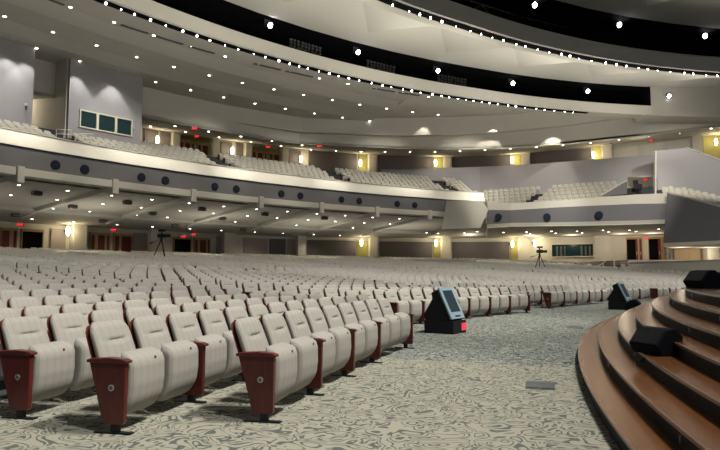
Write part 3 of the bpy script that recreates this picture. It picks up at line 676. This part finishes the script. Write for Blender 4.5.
# glass side parapet and small camera in the recess
root = empty('glass_parapet', atY(602, 195, 57.4), 0, 'slanting glass stair parapet beside the exit recess', 'parapet')
q = MB(); strip(q, [atY(602, 196.5, 58.0), atY(627, 194, 58.2)], [atY(602, 195.3, 58.0), atY(627, 180.8, 58.2)], Vector((.05, .1, 0))); rel(q, root.location).build('glass_panel', M['greywall'], root)
q = MB(); q.tube([atY(601, 195.5, 58.0), atY(627, 180.6, 58.2)], .06); rel(q, root.location).build('handrail', M['rail'], root)
root = empty('balcony_camera', atY(639, 192, 60), 0, 'dark camera on a stand in the exit recess of the right balcony', 'camera')
q = MB(); q.tube([atY(639.5, 193, 60), atY(638.5, 186, 60)], .12); rel(q, root.location).build('stand', M['black'], root)
q = MB(); c_ = atY(639, 187.5, 60)-root.location; q.box(c_.x-.5, c_.x+.25, c_.y-.2, c_.y+.2, c_.z-.25, c_.z+.35); q.box(c_.x-.55, c_.x-.1, c_.y-.15, c_.y+.15, c_.z+.35, c_.z+.75); q.build('camera_body', M['black'], root, bevel=.06)
# side gallery at far right: grey front, seats
gal = empty('side_gallery', (28, 54, 4), 0, 'dark grey angled gallery front at the far right edge', 'gallery'); go = gal.location.copy()
GF = [(663.5, 194, 243, 54.2), (668, 193.4, 242.7, 53.8), (720, 207, 240, 49.5), (800, 226, 236, 44)]
T_ = [atY(x, y, z) for x, y, _, z in GF]; T_[0] = atY(667.3, 193.2, 54.15); B__ = [atY(663.2, 243, 54.1), atY(667, 242.9, 53.7), atY(720, 240.5, 49.5), atY(800, 237, 44)]
q = MB(); strip(q, B__, T_, Vector((.4, .6, 0))); rel(q, go).build('gallery_front', M['greywall'], gal)
q = MB(); strip(q, T_, [t+Vector((0, 0, .12)) for t in T_], Vector((.6, .7, 0))); rel(q, go).build('gallery_cap', M['rail'], gal)
q = MB(); strip(q, [b-Vector((0, 0, .3)) for b in B__], B__, Vector((6, 9, 0))); rel(q, go).build('gallery_lip', M['cream'], gal)
q = MB()
gseats = []
for i in range(6):
    for j in range(16):
        u = j/15; a_ = T_[1].lerp(T_[3], u); p = a_+Vector((.45, 1.0, 0))*(1+.85*i); p.z = a_.z-.75+.34*i
        if project(p+Vector((0, 0, .88)))[1] > 185.5: gseats.append((p.x, p.y, p.z, math.atan2(-1, -.25), 0))
    A_ = T_[1]+Vector((.45, 1, 0))*(.5+.85*i); B_ = T_[3]+Vector((.45, 1, 0))*(.5+.85*i); A_.z += -.75+.34*i; B_.z += -.75+.34*i
    strip(q, [A_-Vector((0, 0, .5)), B_-Vector((0, 0, .5))], [A_, B_], Vector((.42, .95, 0)))
rel(q, go).build('raked_floor', M['slope'], gal)
gi = 0
emit_stuff('gallery_seat', gseats, 'cream seats on the side gallery at the far right edge', 'seats')
# ---------------------------------------------------------------- low wall, side doors below the gallery
q = MB(); P0 = [Vector((25.4, 58.6, 1)), Vector((28.9, 48, .3)), Vector((31.8, 40, 0))]
strip(q, P0, [Vector((p.x, p.y, 2.43)) for p in P0], Vector((.3, .1, 0))); struct('wall_low', q, M['cream'])
q = MB(); strip(q, [Vector((p.x-.06, p.y, 2.43)) for p in P0], [Vector((p.x-.06, p.y, 2.5)) for p in P0], Vector((.45, .1, 0))); struct('trim_3', q, M['rail'])
q = MB(); q.box(25.6, 60, 57.5, 75, 2.2, 2.7); q.box(29.2, 60, 40, 57.5, 2.1, 2.4); struct('floor_concourse', q, M['panell'])
q = MB(); strip(q, [Vector((30.8, 59.6, 2.4)), Vector((42, 58, 2.4))], [Vector((30.8, 59.6, 5.6)), Vector((42, 58, 5.6))]); struct('wall_side', q, M['cream'])
for n_, (x0, x1, w) in enumerate([(674.5, 703.5, 'pale wood double door under the side gallery'), (716.5, 745, 'pale wood door cut by the right edge of the picture')]):
    A_, B_ = atY(x0, 248.3, 59), atY(x1, 248.3, 58.4); root = empty('double_door', (A_.x, A_.y, 2.4), 0, w, 'door', 'doors along the rear concourses')
    for u0, u1 in ((0, .495), (.505, 1)):
        a, b = A_.lerp(B_, u0), A_.lerp(B_, u1); q = MB(); strip(q, [Vector((a.x, a.y, 2.4)), Vector((b.x, b.y, 2.4))], [a, b], Vector((0, .12, 0))); lf = rel(q, root.location).build('door_leaf', M['lightwood'], root)
    q = MB(); strip(q, [A_, B_], [A_+Vector((0, 0, .12)), B_+Vector((0, 0, .12))], Vector((0, .15, 0))); rel(q, root.location).build('door_header', M['tan'], root)
mb = MB(); a = atY(704.5, 243, 57.5); b = atY(716, 243, 57.5); mb.box(a.x, b.x, 57.0, 57.9, 2.4, 5.3); tag(mb.build('column', M['cream']), 'cream column between the pale doors under the side gallery', 'column', 'lower columns along the rear wall')
# steps and handrail near the low wall
root = empty('side_steps', Vector((24, 59.2, 1.9)), 0, 'short flight of pale steps at the left end of the low wall', 'steps')
for i in range(4): MB().box(-.4-.35*(3-i), 1.9, -.3+.3*i, 2.6, -.6+.17*i, -.43+.2*i+.05).build('step', M['panell'], root)
root = empty('handrail', atY(600, 268, 59), 0, 'thin steel handrail rising beside the steps right of the wide pier', 'handrail')
q = MB(); q.tube([atY(594, 267.5, 59), atY(600, 265, 59), atY(614.5, 255, 59.2)], .035); rel(q, root.location).build('rail', M['rail'], root)
for x, y0, y1 in ((603, 263, 270), (614.3, 255, 266)):
    q = MB(); q.tube([atY(x, y0, 59.1), atY(x, y1, 59.1)], .05); rel(q, root.location).build('post', M['rail'], root)
for x in (470, 530, 572, 622, 652): add_light('POINT', rear_at(x, 239, 3.5), None, 130, WARM, .35)  # fill points without fixtures, added to brighten the right lower rear wall
for x in (680, 710): add_light('POINT', atY(x, 253, 56.0), None, 70, WARM, .3)  # two fill points added to brighten the doors under the gallery
# right soffit downlights
rd = [(438, 233), (426.5, 232.3), (464.5, 232.5), (477, 231.2), (503.5, 232.2), (526.5, 231.7), (530, 233.5), (427.5, 238.7), (464.5, 238.6), (485, 239.8), (502, 238.5), (551.5, 230.9), (555.5, 232.8), (577, 230.8), (582, 232.5), (603, 229.8), (608.5, 231.5), (629.5, 229.8), (636, 231), (658.7, 228.7), (559, 237.3), (586.5, 237), (613.5, 236.2), (641.5, 235.8)]
SP0, SN = None, None
def on_right_soffit(x, y):     # height of the ceiling surface between lip and rear wall
    best = None
    for i in range(240):
        t = 50+i*.15; d = ray(x, y); X, Y = d[0]*t, d[1]*t; H = EH+d[2]*t
        l_ = min(zip(lip, lip[1:]), key=lambda ab: abs((ab[0].x+ab[1].x)/2-X)); u = max(0, min(1, (X-l_[0].x)/(l_[1].x-l_[0].x))); f = l_[0].lerp(l_[1], u)
        a = ang((X, Y)); Rr = rear_R(a); R = math.hypot(X-CX, Y-CY); Rf_ = math.hypot(f.x-CX, f.y-CY); s = max(0, min(1, (R-Rf_)/(Rr-Rf_))); hs = f.z+(5.95-f.z)*s
        if best is None or abs(H-hs) < best[0]: best = (abs(H-hs), Vector((X, Y, hs)))
    return best[1]
for n_, (x, y) in enumerate(rd):
    p = on_right_soffit(x, y); copy_light(p+Vector((0, 0, -.03)), 'small downlight under the right balcony, number '+nth(n_+1)+' counted row by row from the left', 'downlights under the right balcony', .9)
    if n_ % 2 == 0: add_light('SPOT', p+Vector((0, 0, -.2)), p-Vector((0, 0, 5)), 170, WARM, .1, 130, .8)
# ---------------------------------------------------------------- exit signs
def text_mesh(body, size):
    cu = bpy.data.curves.new('lettering', 'FONT'); cu.body = body; cu.size = size; cu.extrude = .01; cu.align_x = 'CENTER'; cu.align_y = 'CENTER'
    o = bpy.data.objects.new('lettering', cu); C.objects.link(o); dg = bpy.context.evaluated_depsgraph_get(); me = bpy.data.meshes.new_from_object(o.evaluated_get(dg)); bpy.data.objects.remove(o); return me
xm = text_mesh('EXIT', .42); xm.materials.clear(); xm.materials.append(M['exitred'])
def exit_sign(p, label):
    f = math.atan2(-p.y, -p.x)+math.pi/2    # faces the hall
    root = empty('exit_sign', p, f, label, 'exit sign', 'red exit signs'); root.scale = (.55, .55, .55)
    MB().box(-.5, .5, 0, .08, -.22, .22).build('sign_box', M['exitplate'], root, bevel=.01)
    l = link('lettering', xm, root); l.location = (0, -.02, 0); l.rotation_euler = (math.pi/2, 0, 0)
    MB().box(-.03, .03, .02, .06, .22, .45).build('mount', M['rail'], root)
for x, y, w in [(20.5, 224.7, 'at the far left of the lower concourse'), (114, 229.9, 'between the two red lower doors'), (183.6, 236.6, 'over the dark lower doorway right of the tripod camera'), (194, 234.5, 'left of the third lower column'), (646.5, 238, 'above the half-open doors on the lower right')]:
    exit_sign(rear_at(x, y, 1.2), 'red exit sign '+w)
for x, y, w in [(197, 136.5, 'above the left pair of upper doors'), (268.3, 147, 'above the second pair of upper doors'), (447.5, 153.7, 'at the top of the sixth upper pilaster'), (651, 140.5, 'high over the upper right recess')]:
    exit_sign(rear_at(x, y, 1.2), 'red exit sign '+w)
for x, y, R, w in [(194.7, 128.5, 80.5, 'hanging under the bulkhead above the left upper doors'), (319.5, 146.3, 80.3, 'hanging under the bulkhead beside the third wall lamp')]:
    exit_sign(atR(x, y, R-.3), 'red exit sign '+w)
exit_sign(atR(41, 98.3, 84.0), 'red exit sign high in the recess left of the control booth'); exit_sign(atY(645.5, 179.6, 66), 'red exit sign in the recess of the right balcony'); add_light('POINT', atY(641, 183, 63.6), None, 60, WARM, .3)  # the point light is an added fill for the recess wall
# ---------------------------------------------------------------- balcony stair railings
def railing(p, q_, label, n=3):
    root = empty('railing', p, 0, label, 'railing', 'stair railings on the balcony'); d = Vector(q_)-Vector(p)
    for h in (.62, .3):
        q = MB(); q.tube([(0, 0, h), d+Vector((0, 0, h))], .03, 6); q.build('rail', M['rail'], root)
    for i in range(n):
        v = d*(i/(n-1)); q = MB(); q.tube([v, v+Vector((0, 0, .64))], .03, 6); q.build('post', M['rail'], root)
for a, w in ((36.7, 'left of the recess beside the booth'), (37.9, 'right of the recess beside the booth'), (47.5, 'in front of the upper red doors'), (56.9, 'near the middle of the balcony'), (66.9, 'at the right end of the long balcony')):
    railing(pol(a-.2, 75.9, 10.7), pol(a+1.1, 77.3, 11.2), 'pale stair railing '+w)
# ---------------------------------------------------------------- main ceiling
def d1(a): return lerp(a, [(30, 1.3), (36, 1.15), (44, .9), (54, .45), (64, 0)])
def d2(a): return lerp(a, [(40, 1.2), (46, .9), (53, .35), (63, .1), (75, 0)])
q = MB()
rings = []
for i in range(39):
    a = 22+i; rings.append([pol(a, 67.85+d1(a), 18.35)]+[pol(a, r, h) for r, h in [(71.9, 18.3), (73.4, 17.95), (76.0, 17.9), (77.4, 17.6), (81.5, 17.6), (81.5, 18.6)]]+[pol(a, 67.85+d1(a), 18.6)])
q.rings(rings)
# towards the right the ceiling narrows down to meet the bulkhead
rings = []
for a in [60+i*1.5 for i in range(27)]:
    Rb = lerp(a, sorted((ang(p), math.hypot(p.x-CX, p.y-CY)) for p in Pm))-.6; s = min(1, max(0, (80.2-Rb)/14)); w = max(Rb, 70.2); r0 = 67.85+d1(a); u_ = lerp(a, [(60, 0), (72, 1.2), (80, 3.2)])
    rings.append([pol(a, r0, 18.35), pol(a, max(69.45, r0+(w-r0)*.28), 18.3), pol(a, max(69.5, r0+(w-r0)*.42), 18.1+.4*u_), pol(a, max(69.6, r0+(w-r0)*.65), 18.0+.7*u_), pol(a, max(69.7, r0+(w-r0)*.78), 17.9+.8*u_), pol(a, w+.3, 17.9+u_), pol(a, w+.3, 18.9+u_), pol(a, 69.6, 18.85), pol(a, r0, 18.85)])
q.rings(rings); struct('ceiling', q, M['ceil'])
def ring_fascia(R, H0, H1, a0, a1, n, dfun):
    q = MB(); sweep(q, [(R, H0), (R-.12, H1), (R+.25, H1), (R+.25, H0)], a0, a1, .8, Rf=dfun); struct('trim_%d' % n, q, M['cream'])
ring_fascia(66.95, 18.05, 19.0, 22, 82, 4, d1)
ring_fascia(53.95, 18.1, 19.2, 20, 104, 5, d2)
# the open lighting slots: black floor, back and roof
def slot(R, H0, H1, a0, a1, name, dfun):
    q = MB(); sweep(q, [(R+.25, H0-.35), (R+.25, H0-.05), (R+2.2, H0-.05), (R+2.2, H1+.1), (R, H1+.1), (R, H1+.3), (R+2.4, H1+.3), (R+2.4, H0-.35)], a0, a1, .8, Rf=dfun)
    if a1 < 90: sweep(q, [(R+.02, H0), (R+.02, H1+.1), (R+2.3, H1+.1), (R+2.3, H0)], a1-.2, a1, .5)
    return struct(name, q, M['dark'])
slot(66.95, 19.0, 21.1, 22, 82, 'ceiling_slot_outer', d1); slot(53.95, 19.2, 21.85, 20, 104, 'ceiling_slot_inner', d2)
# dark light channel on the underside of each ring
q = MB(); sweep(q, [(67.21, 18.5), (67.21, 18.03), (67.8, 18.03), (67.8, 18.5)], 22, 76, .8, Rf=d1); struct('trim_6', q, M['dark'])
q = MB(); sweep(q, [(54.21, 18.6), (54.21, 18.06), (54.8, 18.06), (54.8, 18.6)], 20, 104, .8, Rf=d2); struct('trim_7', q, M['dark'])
q = MB(); sweep(q, [(54.81, 18.1), (55.9, 18.3), (55.9, 19.8), (54.95, 19.8)], 20, 104, .8, Rf=d2); struct('trim_8', q, M['cream'])
# sail-like ceiling between the rings: flat margin, zigzag edge, folded facets
def sails(name, R0, Rv, Rp, Rin, H, a0, period, n, Hin, dfun):
    q = MB()
    for i in range(n):
        a = a0+period*i; m = a+period/2; b = a+period
        V0, V1, Pk = pol(a, Rv, H), pol(b, Rv, H), pol(m, Rp, H)
        O0, Om, O1 = pol(a, R0+dfun(a), H), pol(m, R0+dfun(m), H), pol(b, R0+dfun(b), H)
        I0, Im, I1 = pol(a, Rin, Hin), pol(m, Rin, Hin+2.4), pol(b, Rin, Hin)
        q.add([O0, Om, O1, V1, Pk, V0], [(0, 5, 4, 1), (1, 4, 3, 2)])
        q.add([V0, Pk, V1, I0, Im, I1], [(0, 3, 4), (0, 4, 1), (1, 4, 5), (1, 5, 2)])
        up = Vector((0, 0, .4)); q.add([O0+up, O1+up, I1+up+Vector((0, 0, 2)), I0+up+Vector((0, 0, 2))], [(0, 1, 2, 3)])
    return struct(name, q, M['ceil'], fix=False)
sails('ceiling_sails', 67.1, 65.2, 61.0, 56.3, 21.1, 56.6-3.7-7.4*4, 7.4, 12, 18.7, d1)
sails('ceiling_inner', 54.1, 52.2, 49.0, 44, 21.9, 52-9*4, 9.0, 9, 20.2, d2)
q = MB(); sweep(q, [(66.9, 18.0), (66.9, 21.2), (70, 21.2), (70, 18.0)], 82, 104, 1); struct('ceiling_end', q, M['ceil'])
# rows of downlights and slot diffusers in the main ceiling
CT = [(67.75, 18.35), (71.9, 18.3), (73.4, 17.95), (76.0, 17.9), (77.4, 17.6), (81.5, 17.6)]
for nm, tab, a0, n in (('first', [(35, 71.55), (43, 71.2), (50, 70.5), (61, 69.3)], 30.5, 14), ('middle', [(33.5, 75.5), (42, 75.2), (50, 74.4), (64, 73.2)], 31.2, 15), ('rear', [(36, 78.5), (43, 78.8), (50, 78.5), (60, 77.5)], 31.5, 13)):
    for k in range(n):
        a = a0+2.36*k; RR = lerp(a, tab); Hx = lerp(RR, CT)
        copy_light(pol(a, RR, Hx-.02), 'small round downlight, '+nth(k+1)+' along the '+nm+' row of the main ceiling', 'downlights in the main ceiling', .85)
        if k % 3 == 1: add_light('SPOT', pol(a, RR, Hx-.2), pol(a, RR, 0), 260, NEU, .12, 110, .8)
for n_, (a, b) in enumerate([(33.0, 34.9), (38.0, 39.6), (40.1, 41.8), (42.2, 43.9), (46.7, 48.7), (49.1, 51.2), (56.2, 58.1), (58.5, 60.3)]):
    q = MB(); sweep(q, [(.0, 18.25), (.0, 18.36), (.2, 18.36), (.2, 18.25)], a, b, .4, Rf=lambda t: lerp(t, [(35, 71.5), (43, 71.1), (50, 70.4), (61, 69.2)])); tag(q.build('slot_diffuser', M['grey']), 'long thin dark air slot between ceiling downlights, '+nth(n_+1)+' from the left', 'air vent', 'air slots in the main ceiling')
# ring lamps
def ring_lamp():
    root = empty('track_spotlight', (0, 0, 0), 0, 'x', 'spotlight')
    q = MB(); q.tube([(-.12, 0, .02), (.14, 0, .12)], .10, 10, .09); q.build('housing', M['black'], root)
    q = MB(); q.disc((-.125, 0, .02), (-1, 0, -.4), .085, .02, 12); q.build('lamp', M['lensb'], root)
    MB().box(-.01, .01, -.01, .01, .08, .16).build('bracket', M['black'], root)
    return root
rl = None
for (R, a0, a1, st_, w, g) in ((67.55, 31.5, 75.0, .93, 'outer ceiling ring', 'spotlights along the outer ceiling ring'), (54.6, 38, 82, 1.17, 'inner ceiling ring', 'spotlights along the inner ceiling ring')):
    a = a0; k = 0
    while a < a1:
        o = ring_lamp() if rl is None else copy_tree(rl); rl = rl or o
        s = random.choice([.4, .5, .6, .7, .9]); o.scale = (s, s, s)
        o.location = pol(a, R+(d1(a) if R > 60 else d2(a)), 17.95); o.rotation_euler = (0, 0, -R_(a)+math.pi+random.choice([0, 0, math.pi/9, -math.pi/9])); 
        o.rotation_euler.z = -R_(a)+math.pi+random.uniform(-.3, .3)
        tag(o, 'small bright spotlight, '+nth(k+1)+' from the left along the '+w, 'spotlight', g); k += 1; a += st_*random.uniform(.75, 1.25)
def big_spot(p, label):
    a = ang(p); root = empty('stage_spotlight', p, -R_(a), label, 'spotlight', 'large spotlights in the dark ceiling slots')
    q = MB(); q.tube([(-.05, 0, .1), (-.7, 0, .4)], .22, 14, .2); q.build('housing', M['black'], root)
    q = MB(); q.disc((-.04, 0, .1), (1, 0, -.45), .2, .03, 14); q.build('lamp', M['lensb'], root)
    MB().box(-.45, -.35, -.26, .26, .2, .8).build('yoke', M['grey'], root)
for n_, a in enumerate((46.55, 54.0, 61.54, 69.01, 76.58)): big_spot(pol(a, 68.3, 20.55), 'large bright spotlight in the outer dark slot, '+nth(n_+1)+' from the left')
big_spot(pol(83.6, 66.6, 19.95), 'large bright spotlight on the cream wall right of the outer dark slot')
for n_, a in enumerate((61.05, 70.16, 79.14)): big_spot(pol(a, 55.2, 21.6), 'large bright spotlight in the inner dark slot, '+nth(n_+1)+' from the left')
for n_, (x0, x1, y) in enumerate([(290, 322, 47), (367, 396, 67), (438, 467, 80)]):
    a0, a1 = ang(atR(x0, y, 69)), ang(atR(x1, y, 69)); H = atR((x0+x1)/2, y, 69).z; p0 = pol((a0+a1)/2, 69, H); root = empty('dimmer_rack', p0, 0, 'faint grey equipment rack in the outer dark slot, '+nth(n_+1)+' from the left', 'equipment rack', 'racks in the dark slot')
    for j in range(3):
        for k in range(9):
            u0 = a0+(a1-a0)*k/9; u1 = u0+(a1-a0)*.075*(.6+.4*random.random())
            q = MB(); sweep(q, [(68.9, H-.35+.26*j), (68.9, H-.2+.26*j), (69.1, H-.2+.26*j), (69.1, H-.35+.26*j)], u0, u1, .5); rel(q, p0).build('rack_unit', M['grey'], root)
# ---------------------------------------------------------------- things on the floor
def monitor(p, rz, label, s=1.0):
    root = empty('confidence_monitor', p, rz, label, 'monitor', 'monitors on the floor facing the stage'); root.scale = (s, s, s)
    b = MB().box(-.36, .36, -.33, .33, 0, .28).build('plinth', M['black'], root, bevel=.01)
    MB().box(.355, .375, .08, .30, .06, .22).build('digital_display', M['led'], b)
    tl = R_(25); T = Matrix.Translation((.30, 0, .31)) @ Matrix.Rotation(-tl, 4, 'Y')
    q = MB(); q.prism([(.0, 0), (0, .74), (-.2, .74), (-.24, .60), (-.62, .36), (-.52, .02), (-.3, -.06)], 1, -.30, .30, T); 
    q.build('case', M['black'], root, bevel=.02)
    q = MB(); q.box(.0, .04, -.33, .33, .0, .76, T); bz = q.build('bezel', M['bezel'], root, bevel=.008)
    q = MB(); q.box(.036, .046, -.23, .23, .16, .68, T); q.build('screen', M['screen'], bz, bevel=.004)
    q = MB(); q.box(.036, .05, -.12, .12, .05, .075, T); q.build('button_bar', M['black'], bz)
    return root
monitor(Vector((1.92, 13.65, 0)), R_(-35), 'grey-framed monitor on a black plinth with red display, in front of the second block')
monitor(Vector((9.75, 22.6, 0)), R_(-40), 'smaller-looking grey-framed monitor beyond the curved steps, near the third block')
def wedge(p, rz, s, label, name='stage_monitor_speaker'):
    root = empty(name, p, rz, label, 'speaker', 'black wedge speakers on the stage'); root.scale = (s, s, s)
    q = MB(); q.prism([(-.25, 0), (.17, 0), (.26, .16), (.06, .40), (-.10, .42), (-.25, .30)], 1, -.31, .31); b = q.build('cabinet', M['blackfab'], root, bevel=.012)
    T = Matrix.Translation((.26, 0, .16)) @ Matrix.Rotation(-R_(39.8), 4, 'Y'); q = MB(); q.box(.001, .014, -.28, .28, .02, .29, T); q.build('grille', M['black'], root, bevel=.003)
    q = MB(); q.tube([(-.06+.09*math.cos(t), -.315, .19+.05*math.sin(t)) for t in [i*math.pi/6 for i in range(7)]], .012, 6); q.build('handle', M['black'], root)
    return root
w1 = wedge(pol(17.6, 38.36, .435), R_(-75), .82, 'black wedge speaker with a cable, on the third step of the stage'); w1.scale = (.68,)*3; w1.location = Vector((3.24, 6.66, .436)); w1.rotation_euler.z = R_(197)
q = MB(); q.tube([(.15, .1, .10), (.30, .18, .02), (.40, .12, -.12), (.34, .0, -.14), (.22, .02, -.02)], .012, 6); q.build('cable', M['black'], w1)
wedge(Vector((8.55, 18.95, .146)), R_(150), .9, 'black wedge speaker at the far end of the lowest step')
wedge(Vector((7.15, 12.6, 1.016)), R_(190), .9, 'black wedge speaker at the edge of the top deck, left one')
wedge(Vector((7.8, 12.95, 1.016)), R_(210), .8, 'black wedge speaker on the top deck, right one near the picture edge')
q = MB(); q.tube([(7.3, 12.4, 1.25), (7.9, 12.7, 1.27), (8.6, 12.9, 1.2)], .02, 6); 
root = empty('equipment_case', (8.05, 13.3, 1.016), R_(20), 'low black equipment case at the right edge of the stage deck', 'case')
MB().box(-.5, .6, -.25, .3, 0, .2).build('case_body', M['black'], root, bevel=.02); MB().box(-.52, .62, -.27, .32, .2, .24).build('case_lid', M['grey'], root, bevel=.01)
for x, y, w, d, lab in ((540, 383, .33, .52, 'dark steel floor box plate in the carpet near the steps'), (575, 326.5, .38, .7, 'dark steel floor box plate in the far carpet by the stage')):
    p = atY(x, y, 1.3*600/(y-274.5)); p.z = 0; root = empty('floor_box', p, -math.atan2(p.x, p.y), lab, 'floor plate', 'floor box plates')
    MB().box(-w/2, w/2, -d/2, d/2, 0, .006).build('frame', M['plate'], root, bevel=.002)
    for s in (-1, 1): MB().box(s*w/4-w*.2, s*w/4+w*.2, -d*.4, d*.4, .006, .010).build('lid', M['plate'], root)
# tripod cameras
def tripod(p, s, label, rz=0):
    root = empty('tripod_camera', p, rz, label, 'camera', 'video cameras on tripods'); root.scale = (s, s, s)
    for k, an in enumerate((200, 320, 80)):
        a = R_(an); q = MB(); q.tube([(.06*math.cos(a), .06*math.sin(a), 1.25), (.55*math.cos(a), .55*math.sin(a), 0)], .045, 8, .03); l = q.build('leg', M['black'], root)
        q = MB(); q.disc((.55*math.cos(a), .55*math.sin(a), -.01), (0, 0, 1), .05, .06, 8); q.build('foot', M['black'], l)
    q = MB(); q.tube([(0, 0, 1.15), (0, 0, 1.5)], .09, 10); q.build('head', M['black'], root)
    q = MB(); q.tube([(-.05, 0, 1.4), (-.8, -.1, 1.05)], .02, 6); q.tube([(-.6, -.08, 1.12), (-.75, .05, 1.2), (-.95, .0, 1.0)], .035, 6); q.build('pan_handle', M['black'], root)
    q = MB(); q.box(-.28, .3, -.13, .13, 1.48, 1.78); b = q.build('camera_body', M['black'], root, bevel=.03)
    q = MB(); q.tube([(.28, 0, 1.63), (.68, 0, 1.63)], .11, 12, .14); q.build('lens', M['black'], b)
    q = MB(); q.box(-.05, .05, -.05, .05, 1.78, 1.95); q.box(-.22, .28, -.13, .13, 1.95, 2.12); q.build('viewfinder', M['black'], b, bevel=.02)
    return root
for x, yt, yb, z, lab, rz in ((161, 229.3, 257.5, 43.5, 'black video camera on a tripod rising among the left seats', -.1), (540, 246.3, 268.6, 54, 'black video camera on a tripod in front of the pale rear wall at right', 0)):
    pb, pt_ = atY(x, yb, z), atY(x, yt, z); s = (pt_.z-pb.z)/2.12; fz = floorH(math.hypot(pb.x-CX, pb.y-CY))
    tripod(pb, s, lab, rz)
    root = empty('camera_platform', (pb.x, pb.y, fz-.1), 0, 'dark platform under the '+('left' if x < 300 else 'right')+' tripod camera', 'platform')
    MB().box(-.8, .8, -.8, .8, 0, pb.z-fz+.08).build('platform_body', M['slope'], root); MB().box(-.82, .82, -.82, .82, pb.z-fz+.07, pb.z-fz+.1).build('platform_top', M['slope'], root)

# ---------------------------------------------------------------- light of the hall
w = bpy.data.worlds.new('world'); bpy.context.scene.world = w; w.use_nodes = True
w.node_tree.nodes['Background'].inputs['Color'].default_value = (.80, .86, 1.0, 1); w.node_tree.nodes['Background'].inputs['Strength'].default_value = .09
# stage-side lighting battery above the camera's end of the hall
for a in (2, 14, 26, 38, 52, 66):
    add_light('SPOT', pol(a, 33, 18), pol(a+2, 50, 0), 9500, (1, .955, .90), .35, 75, .7, 'house_light')
add_light('SPOT', (6, 5.5, 15), (-1.5, 7.5, 0), 4600, (1, .955, .89), .22, 38, .8, 'key_light')
add_light('SPOT', (10, 13, 16), (2.6, 17.0, 0), 6500, (1, .95, .84), .25, 32, .8, 'key_light')
# beams that graze the balcony parapet from the outer ring
for a in (30, 34, 38, 42, 46, 50, 54, 58, 62, 66): add_light('SPOT', pol(a, 66.2, 18.0), pol(a, 72.4, 9.6), 3600 if a < 52 else 2400, (1, .92, .76), .1, 34, .9, 'parapet_light')
for a in (32, 39, 46, 53, 60, 67): add_light('SPOT', pol(a, 64, 18), pol(a+1, 77, 11), 5200, (1, .94, .84), .25, 46, .8, 'balcony_light')
# wall washers
for x, y, R in ((8, 62, 78.6), (26, 62, 78.6), (76, 82, 78.6), (112, 88, 78.6)):
    p = atR(x, y, R); p.z = 17.5; add_light('SPOT', inward(p, 1.1), p+Vector((0, 0, -6)), 520, (1, .96, .9), .05, 66, .5, 'wall_washer')
for x, e in ((438, 500), (371, 160), (505, 900)):
    a = ang(rear_at(x, 120)); f = min(Pm, key=lambda p: abs(project(p)[0]-x)); Rw = lerp(a, sorted((ang(p), math.hypot(p.x-CX, p.y-CY)) for p in Pm))-.9
    add_light('SPOT', pol(a, Rw-1.0, 17.8), pol(a, Rw+.4, 15.0), e, (1, .93, .78), .05, 66, .5, 'wall_washer')
# right balcony seats and walls
for x, y, t in ((13, 45, (17, 62, 9)), (22, 42, (25, 58, 9)), (30, 40, (34, 59, 11))):
    add_light('SPOT', (x, y, 17.5), t, 11000 if x < 29 else 13000, (1, .93, .82), .3, 44, .8, 'gallery_light')
# area lights added in mid-air, standing in for bounce on sails and rings
for a in (30, 42, 54, 66, 78): add_light('AREA', pol(a, 60, 13), pol(a, 61, 21), 650, (1, .95, .84), 5, name='ceiling_bounce_light')
sc = bpy.context.scene
sc.view_settings.view_transform = 'Standard'; sc.view_settings.look = 'None'; sc.view_settings.gamma = 1; sc.view_settings.exposure = .12
